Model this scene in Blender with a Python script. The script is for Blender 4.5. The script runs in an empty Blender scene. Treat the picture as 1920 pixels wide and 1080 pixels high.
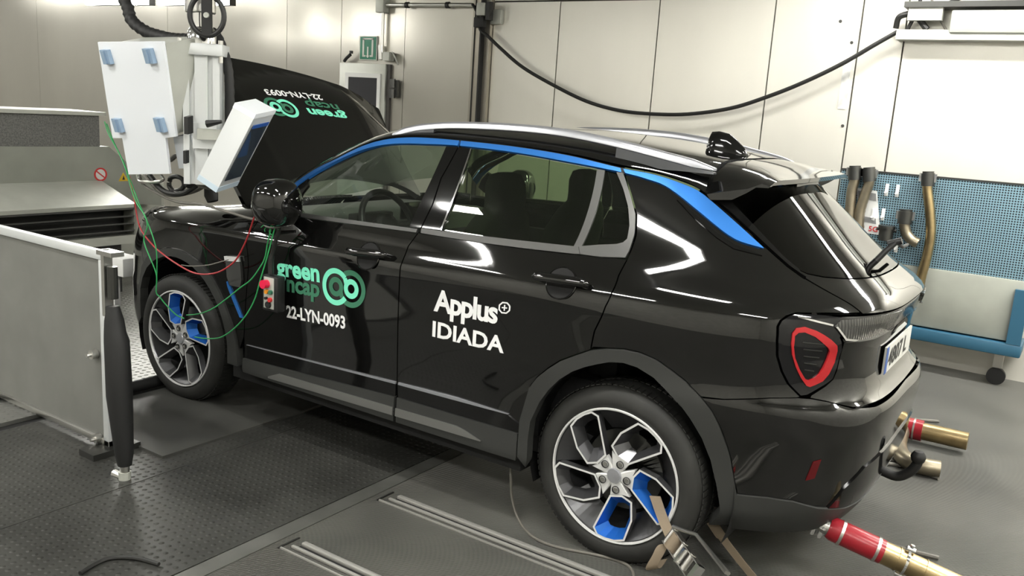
import bpy, bmesh, math, random
import numpy as np
from mathutils import Vector, Matrix, Euler
from mathutils.geometry import delaunay_2d_cdt
random.seed(7); np.random.seed(7)
scene = bpy.context.scene
COL = scene.collection
PI = math.pi

# ------------------------------------------------------------------ camera
CAM = np.array([4.11332, -3.74904, 1.72361]); ROT = (1.36843821, -0.06361928, 0.59495387); FPX = 1632.684
cam_data = bpy.data.cameras.new('camera'); cam = bpy.data.objects.new('camera', cam_data); COL.objects.link(cam)
cam.location = CAM; cam.rotation_mode = 'XYZ'; cam.rotation_euler = ROT
cam_data.sensor_fit = 'HORIZONTAL'; cam_data.sensor_width = 36.0; cam_data.lens = 36.0 * FPX / 1920.0
cam_data.clip_start = 0.05; cam_data.clip_end = 60
scene.camera = cam
RM = np.array(Euler(ROT, 'XYZ').to_matrix())

# ------------------------------------------------------------------ world, exposure
scene.view_settings.view_transform = 'Standard'; scene.view_settings.look = 'None'
scene.view_settings.gamma = 1.0; scene.view_settings.use_curve_mapping = False
scene.view_settings.exposure = 0.95
world = bpy.data.worlds.new('world'); scene.world = world; world.use_nodes = True
world.node_tree.nodes['Background'].inputs['Color'].default_value = (.9, .95, 1, 1)
world.node_tree.nodes['Background'].inputs['Strength'].default_value = 0.03
scene.cycles.use_denoising = True
scene.cycles.max_bounces = 10; scene.cycles.transparent_max_bounces = 16; scene.cycles.glossy_bounces = 6
scene.cycles.caustics_reflective = False; scene.cycles.caustics_refractive = False
scene.cycles.sample_clamp_indirect = 6.0

# ------------------------------------------------------------------ materials
def mat(name, color, rough=.5, metal=0., spec=.5, bump=0., bscale=40., bdist=.002, var=0., vscale=4., emit=None, estr=0., coat=0., alpha=1., stretch=None, rvar=0.):
    m = bpy.data.materials.new(name); m.use_nodes = True
    nt = m.node_tree; b = nt.nodes['Principled BSDF']
    b.inputs['Base Color'].default_value = (*color, 1); b.inputs['Roughness'].default_value = rough
    b.inputs['Metallic'].default_value = metal; b.inputs['Specular IOR Level'].default_value = spec
    b.inputs['Coat Weight'].default_value = coat; b.inputs['Coat Roughness'].default_value = .03
    if emit: b.inputs['Emission Color'].default_value = (*emit, 1); b.inputs['Emission Strength'].default_value = estr
    tc = nt.nodes.new('ShaderNodeTexCoord'); mp = nt.nodes.new('ShaderNodeMapping'); nt.links.new(tc.outputs['Object'], mp.inputs['Vector'])
    if stretch: mp.inputs['Scale'].default_value = stretch
    if var or rvar:
        n = nt.nodes.new('ShaderNodeTexNoise'); n.inputs['Scale'].default_value = vscale; n.inputs['Detail'].default_value = 6
        nt.links.new(mp.outputs['Vector'], n.inputs['Vector'])
        if var:
            r = nt.nodes.new('ShaderNodeValToRGB'); nt.links.new(n.outputs['Fac'], r.inputs['Fac'])
            r.color_ramp.elements[0].position = .3; r.color_ramp.elements[1].position = .7
            r.color_ramp.elements[0].color = (*[c * (1 - var) for c in color], 1); r.color_ramp.elements[1].color = (*[min(1, c * (1 + var)) for c in color], 1)
            nt.links.new(r.outputs['Color'], b.inputs['Base Color'])
        if rvar:
            q = nt.nodes.new('ShaderNodeMapRange'); nt.links.new(n.outputs['Fac'], q.inputs['Value'])
            q.inputs['From Min'].default_value = .3; q.inputs['From Max'].default_value = .7
            q.inputs['To Min'].default_value = max(.02, rough - rvar); q.inputs['To Max'].default_value = min(1, rough + rvar)
            nt.links.new(q.outputs['Result'], b.inputs['Roughness'])
    if bump:
        n = nt.nodes.new('ShaderNodeTexNoise'); n.inputs['Scale'].default_value = bscale; n.inputs['Detail'].default_value = 4
        bp = nt.nodes.new('ShaderNodeBump'); bp.inputs['Strength'].default_value = bump; bp.inputs['Distance'].default_value = bdist
        nt.links.new(mp.outputs['Vector'], n.inputs['Vector']); nt.links.new(n.outputs['Fac'], bp.inputs['Height']); nt.links.new(bp.outputs['Normal'], b.inputs['Normal'])
    return m

def glass(name, tint, refl_rough=.0, ior=1.5, film=0.):
    m = bpy.data.materials.new(name); m.use_nodes = True; nt = m.node_tree; nt.nodes.clear()
    out = nt.nodes.new('ShaderNodeOutputMaterial'); mx = nt.nodes.new('ShaderNodeMixShader')
    tr = nt.nodes.new('ShaderNodeBsdfTransparent'); tr.inputs['Color'].default_value = (*tint, 1)
    gl = nt.nodes.new('ShaderNodeBsdfGlossy'); gl.inputs['Roughness'].default_value = refl_rough; gl.inputs['Color'].default_value = (1, 1, 1, 1)
    fr = nt.nodes.new('ShaderNodeFresnel'); fr.inputs['IOR'].default_value = ior
    geo = nt.nodes.new('ShaderNodeNewGeometry'); inv = nt.nodes.new('ShaderNodeMath'); inv.operation = 'SUBTRACT'; inv.inputs[0].default_value = 1.; nt.links.new(geo.outputs['Backfacing'], inv.inputs[1])
    ml = nt.nodes.new('ShaderNodeMath'); ml.operation = 'MULTIPLY'; nt.links.new(fr.outputs['Fac'], ml.inputs[0]); nt.links.new(inv.outputs[0], ml.inputs[1])   # one reflection per pane, on its entry side
    nt.links.new(ml.outputs[0], mx.inputs['Fac']); nt.links.new(tr.outputs['BSDF'], mx.inputs[1]); nt.links.new(gl.outputs['BSDF'], mx.inputs[2])
    sh = mx.outputs['Shader']
    if film:                                 # thin dust film; its pale colour also stands in for glare
        df = nt.nodes.new('ShaderNodeBsdfDiffuse'); df.inputs['Color'].default_value = (.62, .68, .58, 1); m2 = nt.nodes.new('ShaderNodeMixShader')
        tl = nt.nodes.new('ShaderNodeBsdfTranslucent'); tl.inputs['Color'].default_value = (.62, .68, .58, 1); m3 = nt.nodes.new('ShaderNodeMixShader'); m3.inputs['Fac'].default_value = .5
        nt.links.new(df.outputs['BSDF'], m3.inputs[1]); nt.links.new(tl.outputs['BSDF'], m3.inputs[2])
        n = nt.nodes.new('ShaderNodeTexNoise'); n.inputs['Scale'].default_value = 3.; tc = nt.nodes.new('ShaderNodeTexCoord'); nt.links.new(tc.outputs['Object'], n.inputs['Vector'])
        mr = nt.nodes.new('ShaderNodeMapRange'); mr.inputs['To Min'].default_value = film * .5; mr.inputs['To Max'].default_value = film * 1.5; nt.links.new(n.outputs['Fac'], mr.inputs['Value'])
        nt.links.new(mr.outputs['Result'], m2.inputs['Fac']); nt.links.new(sh, m2.inputs[1]); nt.links.new(m3.outputs['Shader'], m2.inputs[2]); sh = m2.outputs['Shader']
    nt.links.new(sh, out.inputs['Surface'])
    return m

def wave_bump(m, direction, scale, dist, strength=1., profile='SIN', rotz=0.):
    nt = m.node_tree; b = nt.nodes['Principled BSDF']
    tc = nt.nodes.new('ShaderNodeTexCoord'); mp = nt.nodes.new('ShaderNodeMapping'); mp.inputs['Rotation'].default_value = (0, 0, rotz)
    w = nt.nodes.new('ShaderNodeTexWave'); w.bands_direction = direction; w.wave_profile = profile; w.inputs['Scale'].default_value = scale
    bp = nt.nodes.new('ShaderNodeBump'); bp.inputs['Strength'].default_value = strength; bp.inputs['Distance'].default_value = dist
    nt.links.new(tc.outputs['Object'], mp.inputs['Vector']); nt.links.new(mp.outputs['Vector'], w.inputs['Vector'])
    nt.links.new(w.outputs['Fac'], bp.inputs['Height']); nt.links.new(bp.outputs['Normal'], b.inputs['Normal'])
    return m

M = {}
M['paint'] = mat('black_car_paint', (.004, .004, .0038), .05, 0, .5, coat=.7)
M['gloss'] = mat('gloss_black_trim', (.005, .005, .005), .08)
M['clad'] = mat('matte_cladding', (.030, .031, .029), .55, bump=.15, bscale=400, bdist=.0005)
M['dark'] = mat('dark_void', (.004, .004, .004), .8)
M['trimgrey'] = mat('satin_grey_trim', (.085, .085, .082), .42, .4)
M['blue'] = mat('blue_satin_metal', (.045, .235, .72), .34, .55)
M['bluewheel'] = mat('blue_wheel_insert', (.02, .15, .56), .3, .45)
M['silver'] = mat('machined_silver', (.74, .74, .73), .35, .15)
M['railgrey'] = mat('satin_rail_aluminium', (.55, .56, .60), .30, .75)
M['railfoot'] = mat('rail_foot_grey', (.055, .057, .06), .4, .2)
M['chrome'] = mat('chrome', (.85, .85, .85), .08, 1.)
M['strip'] = mat('satin_sill_strip', (.26, .26, .25), .35, .7)
M['wheeldark'] = mat('dark_wheel_metal', (.11, .11, .115), .28, .7)
M['tyre'] = mat('tyre_rubber', (.022, .022, .020), .7, bump=.3, bscale=120, bdist=.001, var=.25, vscale=8)
M['glass'] = glass('light_tinted_glass', (.88, .92, .88), film=.006)
M['windscreen'] = glass('hazy_windscreen_glass', (.80, .86, .80), film=.10)  # stronger film: greenish glare painted into the windscreen
M['privacy'] = glass('privacy_glass', (.56, .64, .50), film=.008)
M['hatchglass'] = glass('dark_hatch_glass', (.03, .032, .03), ior=1.55)
M['dash'] = mat('dashboard_grey', (.10, .105, .10), .5)
M['interior'] = mat('interior_black', (.012, .012, .012), .6)
M['seat'] = mat('seat_fabric_black', (.012, .012, .013), .8, bump=.3, bscale=200)
M['red'] = mat('red_lamp_ring', (.42, .018, .022), .2, 0, .5)
M['darkred'] = mat('dark_red_reflector', (.10, .004, .006), .2)
M['lampdark'] = mat('smoked_lamp_lens', (.006, .006, .007), .06)
M['lampclear'] = mat('ribbed_clear_lens', (.10, .10, .095), .12, .4)
wave_bump(M['lampclear'], 'Y', 30, .006)
M['mint'] = mat('mint_vinyl', (.22, .86, .60), .5)
M['green'] = mat('dark_green_vinyl', (.045, .19, .11), .45)
M['white_vinyl'] = mat('white_vinyl', (.93, .93, .93), .5)
M['plate'] = mat('number_plate_white', (.62, .62, .58), .35)
M['plateblue'] = mat('number_plate_blue', (.02, .08, .32), .35)
M['black'] = mat('black_plastic', (.012, .012, .012), .45)
M['rubber'] = mat('black_rubber', (.010, .010, .010), .6)
M['steel'] = mat('brushed_steel', (.62, .61, .58), .28, 1., bump=.1, bscale=300, bdist=.0004)
M['railsteel'] = mat('worn_rail_steel', (.42, .41, .38), .3, .35)
M['darksteel'] = mat('dark_steel', (.10, .10, .095), .35, .9)
M['alu'] = mat('aluminium_profile', (.72, .74, .74), .42, .35)
M['whitecab'] = mat('white_cabinet_paint', (.86, .89, .93), .42)
M['latch'] = mat('blue_grey_latch', (.33, .45, .60), .35, .3)
M['greycab'] = mat('grey_machine_paint', (.30, .31, .27), .5, var=.12, vscale=3)
M['palegrey'] = mat('pale_grey_metal', (.50, .51, .46), .45, .2, var=.08, vscale=5)
M['grille'] = mat('louvre_dark', (.012, .012, .011), .6)
M['brass'] = mat('bronze_hose_metal', (.42, .32, .17), .32, 1., var=.15, vscale=14)
M['redhose'] = mat('red_silicone', (.30, .012, .022), .28, bump=.1, bscale=60)
M['strap'] = mat('khaki_webbing', (.23, .18, .125), .85, bump=.4, bscale=350, bdist=.001)
M['greenwire'] = mat('green_wire', (.04, .36, .11), .4)
M['redwire'] = mat('red_wire', (.42, .03, .035), .4)
M['greywire'] = mat('grey_wire', (.16, .15, .13), .5)
M['blackwire'] = mat('black_cable', (.014, .014, .013), .5)
M['signgreen'] = mat('emergency_sign_green', (.01, .20, .11), .45)
M['signwhite'] = mat('sign_white', (.75, .76, .70), .5)
M['darkwin'] = mat('dark_window_pane', (.055, .055, .06), .12)
M['pegblue'] = mat('perforated_blue_panel', (.17, .29, .36), .45, .3)
M['trolleyblue'] = mat('trolley_blue_paint', (.025, .10, .165), .45)
M['paper'] = mat('paper_sheet', (.78, .78, .76), .6)
M['papergrey'] = mat('grey_print', (.25, .25, .25), .6)
M['redprint'] = mat('red_print', (.6, .03, .03), .5)
M['yellow'] = mat('yellow_sign', (.75, .50, .03), .5)
M['orange'] = mat('orange_button', (.85, .32, .02), .35)
M['redbutton'] = mat('red_button', (.80, .015, .07), .3)
M['tube'] = mat('lit_tube', (1, 1, 1), .5, emit=(1, .985, .93), estr=52.0)
M['lampwhite'] = mat('lamp_housing_white', (.75, .75, .72), .5)

# perforated panel: dark round holes on a blue-grey sheet
def perforate(m):
    nt = m.node_tree; b = nt.nodes['Principled BSDF']
    tc = nt.nodes.new('ShaderNodeTexCoord'); mp = nt.nodes.new('ShaderNodeVectorMath'); mp.operation = 'SCALE'; mp.inputs['Scale'].default_value = 1 / .0175
    nt.links.new(tc.outputs['Object'], mp.inputs[0])
    fr = nt.nodes.new('ShaderNodeVectorMath'); fr.operation = 'FRACTION'; nt.links.new(mp.outputs['Vector'], fr.inputs[0])
    sx = nt.nodes.new('ShaderNodeSeparateXYZ'); nt.links.new(fr.outputs['Vector'], sx.inputs[0])
    def absd(s):
        a = nt.nodes.new('ShaderNodeMath'); a.operation = 'SUBTRACT'; a.inputs[1].default_value = .5; nt.links.new(s, a.inputs[0])
        c = nt.nodes.new('ShaderNodeMath'); c.operation = 'ABSOLUTE'; nt.links.new(a.outputs[0], c.inputs[0]); return c.outputs[0]
    mx = nt.nodes.new('ShaderNodeMath'); mx.operation = 'MAXIMUM'; nt.links.new(absd(sx.outputs['X']), mx.inputs[0]); nt.links.new(absd(sx.outputs['Z']), mx.inputs[1])
    lt = nt.nodes.new('ShaderNodeMath'); lt.operation = 'LESS_THAN'; lt.inputs[1].default_value = .30; nt.links.new(mx.outputs[0], lt.inputs[0])
    mix = nt.nodes.new('ShaderNodeMixRGB'); mix.inputs['Color1'].default_value = (.22, .36, .43, 1); mix.inputs['Color2'].default_value = (.015, .02, .025, 1)
    nt.links.new(lt.outputs[0], mix.inputs['Fac']); nt.links.new(mix.outputs['Color'], b.inputs['Base Color'])
perforate(M['pegblue'])

# ------------------------------------------------------------------ helpers
def tag(o, label=None, cat=None, group=None, kind=None):
    if label: o['label'] = label
    if cat: o['category'] = cat
    if group: o['group'] = group
    if kind: o['kind'] = kind
    return o

def empty(name, loc=(0, 0, 0), rot=(0, 0, 0)):
    o = bpy.data.objects.new(name, None); COL.objects.link(o); o.location = loc; o.rotation_euler = rot; o.empty_display_size = .1
    return o

def link_mesh(name, verts, faces, m, parent=None, smooth=False, angle=None):
    me = bpy.data.meshes.new(name); me.from_pydata([tuple(map(float, v)) for v in verts], [], [tuple(f) for f in faces]); me.validate(clean_customdata=False)
    o = bpy.data.objects.new(name, me); COL.objects.link(o)
    for mm in (m if isinstance(m, (list, tuple)) else [m]): me.materials.append(mm)
    if smooth: me.polygons.foreach_set('use_smooth', [True] * len(me.polygons))
    if parent is not None: o.parent = parent; o.matrix_parent_inverse = Matrix.Identity(4)
    if angle is not None:
        me.polygons.foreach_set('use_smooth', [True] * len(me.polygons)); sharp(me, angle)
    return o

def sharp(me, deg):
    bm = bmesh.new(); bm.from_mesh(me); bmesh.ops.recalc_face_normals(bm, faces=bm.faces)
    for e in bm.edges:
        e.smooth = not (len(e.link_faces) == 2 and e.calc_face_angle(0) > math.radians(deg))
    bm.to_mesh(me); bm.free()

def frame_from(d, up=(0, 0, 1)):
    d = np.array(d, float); d /= np.linalg.norm(d); u = np.array(up, float)
    if abs(d @ u) > .97: u = np.array([1., 0, 0])
    a = np.cross(u, d); a /= np.linalg.norm(a); b = np.cross(d, a); return a, b, d

class MB:
    """collects shapes into one mesh"""
    def __init__(s): s.v = []; s.f = []; s.mi = []
    def add(s, v, f, mi=0):
        n = len(s.v); s.v += [tuple(map(float, p)) for p in v]; s.f += [tuple(i + n for i in q) for q in f]; s.mi += [mi] * len(f); return s
    def box(s, x0, x1, y0, y1, z0, z1, mi=0, bev=0.):
        if bev <= 0:
            v = [(x, y, z) for x in (x0, x1) for y in (y0, y1) for z in (z0, z1)]
            return s.add(v, [(0, 1, 3, 2), (4, 6, 7, 5), (0, 4, 5, 1), (2, 3, 7, 6), (0, 2, 6, 4), (1, 5, 7, 3)], mi)
        bm = bmesh.new(); bmesh.ops.create_cube(bm, size=1)
        for q in bm.verts: q.co = Vector(((x0 + x1) / 2 + q.co.x * (x1 - x0), (y0 + y1) / 2 + q.co.y * (y1 - y0), (z0 + z1) / 2 + q.co.z * (z1 - z0)))
        bmesh.ops.bevel(bm, geom=bm.edges[:], offset=bev, segments=2, affect='EDGES', profile=.5)
        bm.verts.index_update(); s.add([q.co[:] for q in bm.verts], [[q.index for q in f.verts] for f in bm.faces], mi); bm.free(); return s
    def obox(s, c, ax, ay, az, mi=0):
        c, ax, ay, az = [np.array(q, float) for q in (c, ax, ay, az)]
        v = [c + i * ax + j * ay + k * az for i in (-.5, .5) for j in (-.5, .5) for k in (-.5, .5)]
        return s.add(v, [(0, 1, 3, 2), (4, 6, 7, 5), (0, 4, 5, 1), (2, 3, 7, 6), (0, 2, 6, 4), (1, 5, 7, 3)], mi)
    def tube(s, pts, r, n=10, mi=0, cap=True, closed=False):
        pts = [np.array(p, float) for p in pts]; rr = r if hasattr(r, '__len__') else [r] * len(pts)
        N = len(pts); tan = []
        for i in range(N):
            a = pts[(i - 1) % N] if (closed or i > 0) else pts[i]; b = pts[(i + 1) % N] if (closed or i < N - 1) else pts[i]
            t = b - a; L = np.linalg.norm(t); tan.append(t / L if L > 1e-9 else np.array([0, 0, 1.]))
        a, b, _ = frame_from(tan[0]); v = []
        for i in range(N):
            a = a - tan[i] * (a @ tan[i]); a /= np.linalg.norm(a); b = np.cross(tan[i], a)
            for k in range(n):
                t = 2 * PI * k / n; v.append(pts[i] + rr[i] * (math.cos(t) * a + math.sin(t) * b))
        f = []
        for i in range(N if closed else N - 1):
            j = (i + 1) % N
            for k in range(n): f.append((i * n + k, i * n + (k + 1) % n, j * n + (k + 1) % n, j * n + k))
        if cap and not closed: f.append(tuple(range(n))[::-1]); f.append(tuple((N - 1) * n + k for k in range(n)))
        return s.add(v, f, mi)
    def cyl(s, p0, p1, r0, r1=None, n=24, mi=0):
        return s.tube([p0, p1], [r0, r0 if r1 is None else r1], n, mi)
    def lathe(s, prof, origin, axis, n=48, mi=0, a0=0., a1=2 * PI, close=True):
        """prof: (radius, height along axis)"""
        a, b, d = frame_from(axis); o = np.array(origin, float); full = abs(a1 - a0 - 2 * PI) < 1e-6; m = n if full else n + 1; v = []
        for i in range(m):
            t = a0 + (a1 - a0) * i / n
            for r, h in prof: v.append(o + d * h + r * (math.cos(t) * a + math.sin(t) * b))
        k = len(prof); f = []
        for i in range(n):
            j = (i + 1) % m
            for q in range(k - 1): f.append((i * k + q, i * k + q + 1, j * k + q + 1, j * k + q))
        return s.add(v, f, mi)
    def prism(s, poly, o, ax, ay, az, mi=0):
        """poly in (ax, ay) extruded along vector az"""
        o, ax, ay, az = [np.array(q, float) for q in (o, ax, ay, az)]; n = len(poly)
        v = [o + p[0] * ax + p[1] * ay for p in poly] + [o + p[0] * ax + p[1] * ay + az for p in poly]
        f = [tuple(range(n))[::-1], tuple(range(n, 2 * n))] + [(i, (i + 1) % n, (i + 1) % n + n, i + n) for i in range(n)]
        return s.add(v, f, mi)
    def strip(s, pts, wdir, w, th, mi=0):
        """flat band along pts; wdir = width direction (one or per point)"""
        v = []; N = len(pts); pts = [np.array(p, float) for p in pts]
        for i, p in enumerate(pts):
            wd = np.array(wdir[i] if hasattr(wdir[0], '__len__') else wdir, float); wd /= np.linalg.norm(wd)
            t = pts[min(i + 1, N - 1)] - pts[max(i - 1, 0)]; nn = np.cross(t, wd); nn /= np.linalg.norm(nn)
            for sx, sn in ((-1, -1), (1, -1), (1, 1), (-1, 1)): v.append(p + wd * w / 2 * sx + nn * th / 2 * sn)
        f = [(0, 1, 2, 3), tuple((N - 1) * 4 + k for k in (3, 2, 1, 0))]
        for i in range(N - 1):
            for k in range(4): f.append((i * 4 + k, i * 4 + (k + 1) % 4, (i + 1) * 4 + (k + 1) % 4, (i + 1) * 4 + k))
        return s.add(v, f, mi)
    def build(s, name, m, parent=None, smooth=None, angle=35):
        o = link_mesh(name, s.v, s.f, m, parent)
        for p, i in zip(o.data.polygons, s.mi): p.material_index = i
        if smooth is False: sharp(o.data, 0)
        else:
            o.data.polygons.foreach_set('use_smooth', [True] * len(o.data.polygons)); sharp(o.data, angle)
        return o

def spline(pts, n=8, closed=False):
    P = [np.array(p, float) for p in pts]; N = len(P); out = []
    for i in range(N if closed else N - 1):
        p0 = P[i - 1] if (closed or i > 0) else 2 * P[0] - P[1]; p1 = P[i]; p2 = P[(i + 1) % N]
        p3 = P[(i + 2) % N] if (closed or i < N - 2) else 2 * P[-1] - P[-2]
        for k in range(n):
            t = k / n; out.append(.5 * ((2 * p1) + (p2 - p0) * t + (2 * p0 - 5 * p1 + 4 * p2 - p3) * t * t + (-p0 + 3 * p1 - 3 * p2 + p3) * t ** 3))
    if not closed: out.append(P[-1])
    return out

def at(px, py, axis, val):
    """world point seen at a photo pixel, on the plane axis = val"""
    d = RM @ np.array([(px - 960) / FPX, -(py - 540) / FPX, -1.]); return CAM + (val - CAM[axis]) / d[axis] * d

def copy_tree(o, parent=None):
    c = o.copy(); COL.objects.link(c)
    if parent is not None: c.parent = parent
    for ch in list(o.children): copy_tree(ch, c)
    return c

def text_mesh(body, bold=0., spacing=1.):
    cu = bpy.data.curves.new('lettering', 'FONT'); cu.body = body; cu.size = 1.; cu.offset = bold; cu.space_character = spacing; cu.resolution_u = 3
    o = bpy.data.objects.new('lettering', cu); COL.objects.link(o); bpy.context.view_layer.update()
    me = bpy.data.meshes.new_from_object(o.evaluated_get(bpy.context.evaluated_depsgraph_get()))
    v = np.array([q.co[:2] for q in me.vertices]); f = [tuple(p.vertices) for p in me.polygons]
    bpy.data.objects.remove(o); bpy.data.curves.remove(cu); bpy.data.meshes.remove(me)
    return v, f

# ------------------------------------------------------------------ room light fittings (tubes on the ceiling)
CEIL = 3.35
def light_row(name, xs, y, z, length, label, group, along='x', w=.22, estr=None):
    for i, x in enumerate(xs):
        o = empty(name, (x, y, z)); a, b = (length / 2, w / 2) if along == 'x' else (w / 2, length / 2)
        MB().box(-a, a, -b, b, 0, .06).build('housing', M['lampwhite'], o, False)
        MB().box(-a * .97, a * .97, -b * .9, b * .9, -.012, 0).build('diffuser', M['tube'], o, False)
        tag(o, label[i] if isinstance(label, list) else label, 'ceiling light', group)
# ------------------------------------------------------------------ car body surface: radius about a vertical axis as a function of direction and height
def pchip(xs, ys):
    xs = np.array(xs, float); ys = np.array(ys, float); h = np.diff(xs); d = np.diff(ys) / h
    m = np.zeros(len(xs)); m[0], m[-1] = d[0], d[-1]
    for i in range(1, len(xs) - 1):
        if d[i - 1] * d[i] > 0:
            w1 = 2 * h[i] + h[i - 1]; w2 = h[i] + 2 * h[i - 1]; m[i] = (w1 + w2) / (w1 / d[i - 1] + w2 / d[i])
    def f(x):
        x = np.clip(np.asarray(x, float), xs[0], xs[-1]); i = np.clip(np.searchsorted(xs, x, side='right') - 1, 0, len(xs) - 2)
        t = (x - xs[i]) / h[i]; t2 = t * t; t3 = t2 * t
        return ys[i] * (2 * t3 - 3 * t2 + 1) + h[i] * m[i] * (t3 - 2 * t2 + t) + ys[i + 1] * (3 * t2 - 2 * t3) + h[i] * m[i + 1] * (t3 - t2)
    return f
X0 = 1.4
def smooth_table(xs, ys, s=6):
    f = pchip(xs, ys); g = np.linspace(xs[0], xs[-1], 800); v = f(g); k = np.exp(-.5 * (np.arange(-3 * s, 3 * s + 1) / s) ** 2); k /= k.sum()
    v2 = np.convolve(np.concatenate([2 * v[0] - v[1:3 * s + 1][::-1], v, 2 * v[-1] - v[-3 * s - 1:-1][::-1]]), k, 'valid'); return lambda x: np.interp(x, g, v2)
W_T=smooth_table([.20,.26,.33,.42,.50,.62,.75,.86,.94,.99,1.02,1.045,1.07,1.10,1.13,1.16,1.20,1.24,1.35,1.45,1.52,1.58,1.63],
          [.84,.875,.905,.902,.904,.911,.918,.920,.925,.931,.932,.926,.914,.903,.895,.886,.874,.858,.802,.744,.70,.655,.60])
XR_T=smooth_table([.20,.30,.36,.42,.50,.58,.66,.72,.745,.775,.84,.92,1.00,1.04,1.08,1.12,1.16,1.20,1.25,1.35,1.45,1.55,1.65],
           [3.46,3.53,3.56,3.58,3.59,3.60,3.61,3.605,3.595,3.555,3.535,3.535,3.555,3.565,3.575,3.555,3.505,3.445,3.38,3.265,3.15,3.03,2.9])
XF_T=smooth_table([.2,.3,.45,.55,.65,.78,.88,.95,1.0,1.04,1.08,1.12,1.16,1.2,1.3,1.4,1.5,1.6],
           [-.68,-.76,-.82,-.82,-.80,-.775,-.74,-.70,-.65,-.58,-.44,-.1,.2,.32,.52,.72,.93,1.17])
NR_T=smooth_table([.2,.9,1.05,1.2,1.6],[4.2,4.2,3.8,3.0,2.8])
NF_T=smooth_table([.2,.8,1.0,1.1,1.2,1.6],[4.6,4.6,4.2,3.6,3.3,3.3])
_al=np.linspace(-np.pi/2,np.pi/2,2001)
def _R0(al,a,b,n):
    s=np.abs(np.sin(al)/a)+1e-9;c=np.abs(np.cos(al)/b)+1e-9
    return (s**n+c**n)**(-1/n)
_aa=np.where(_al>0,2.17,2.25)
_r=_R0(_al,_aa,.93,4.4);_p=np.stack([_r*np.sin(_al),_r*np.cos(_al)],1)
_s=np.concatenate([[0],np.cumsum(np.linalg.norm(np.diff(_p,axis=0),axis=1))]);_s-=np.interp(0,_al,_s)
def u2a(u): return np.interp(np.asarray(u,float)-X0,_s,_al)
def a2u(a): return X0+np.interp(a,_al,_s)
def R(al,z):
    al=np.asarray(al,float);z=np.asarray(z,float)
    xa=np.clip(X0+.9*np.tan(np.clip(al,-1.5,1.5)),-.5,3.4)
    k=np.clip((z-.98)/.15,0,1);k=k*k*(3-2*k)
    b=W_T(z-.038*k*(xa-1.5))
    # blend between front and rear parameters around al=0 is exact because sin=0 there
    a=np.where(al>0,XR_T(z)-X0,X0-XF_T(z));n=np.where(al>0,NR_T(z),NF_T(z))
    return _R0(al,a,b,n)
def B(u,z):
    al=u2a(u);r=R(al,z);return np.stack([X0+r*np.sin(al),-r*np.cos(al),np.asarray(z,float)+0*r],-1)
def BN(u,z):
    e=2e-3
    du=B(u+e,z)-B(u-e,z);dz=B(u,z+e)-B(u,z-e)
    n=np.cross(du,dz);return n/np.linalg.norm(n,axis=-1,keepdims=True)

UC = float(a2u(PI / 2))                      # centre line at the tail; beyond it the surface is mirrored
def BB(u, z):
    u = np.asarray(u, float); far = u > UC; p = B(np.where(far, 2 * UC - u, u), z); p[..., 1] = np.where(far, -p[..., 1], p[..., 1]); return p
def BBN(u, z):
    u = np.asarray(u, float); far = u > UC; p = BN(np.clip(np.where(far, 2 * UC - u, u), -1.4, UC - .004), z); p[..., 1] = np.where(far, -p[..., 1], p[..., 1]); return p
def hit(px, py, off=0.):
    """(u, z) of the body surface seen at a photo pixel"""
    d = RM @ np.array([(px - 960) / FPX, -(py - 540) / FPX, -1.]); t = np.linspace(2., 8.5, 5000); P = CAM + t[:, None] * d
    al = np.arctan2(P[:, 0] - X0, -P[:, 1]); g = np.hypot(P[:, 0] - X0, P[:, 1]) - R(al, P[:, 2]) - off
    ok = (P[:, 2] > .2) & (P[:, 2] < 1.64) & (P[:, 1] < .9)
    i = np.where((g[:-1] > 0) & (g[1:] <= 0) & ok[:-1])[0]
    i = i[0] if len(i) else np.argmin(np.where(ok, np.abs(g), 9))
    return float(a2u(al[i])), float(P[i, 2])
def hits(L): return [hit(*p) for p in L]

def inpoly(P, poly):
    x, y = P[:, 0], P[:, 1]; n = len(poly); c = np.zeros(len(P), bool); j = n - 1
    for i in range(n):
        xi, yi = poly[i]; xj, yj = poly[j]
        k = ((yi > y) != (yj > y)) & (x < (xj - xi) * (y - yi) / (yj - yi + 1e-15) + xi); c ^= k; j = i
    return c
def dense(poly, st):
    out = []; n = len(poly)
    for i in range(n):
        a = np.array(poly[i], float); b = np.array(poly[(i + 1) % n], float); k = max(1, int(np.ceil(np.linalg.norm(b - a) / st)))
        out += [a + (b - a) * q / k for q in range(k)]
    return np.array(out)
def shrink(poly, d):
    """inset a polygon by d (positive = inwards)"""
    P = np.array(poly, float); n = len(P); A = .5 * sum(P[i - 1][0] * P[i][1] - P[i][0] * P[i - 1][1] for i in range(n)); s = 1 if A > 0 else -1; out = []
    for i in range(n):
        e1 = P[i] - P[i - 1]; e2 = P[(i + 1) % n] - P[i]; e1 /= np.linalg.norm(e1) + 1e-12; e2 /= np.linalg.norm(e2) + 1e-12
        n1 = np.array([-e1[1], e1[0]]) * s; n2 = np.array([-e2[1], e2[0]]) * s; b = n1 + n2; L = b @ b
        out.append(P[i] + (b / max(L, .4) * 2 * d * .5 * 1.0 if L > 1e-6 else n1 * d))
    return out
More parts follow.
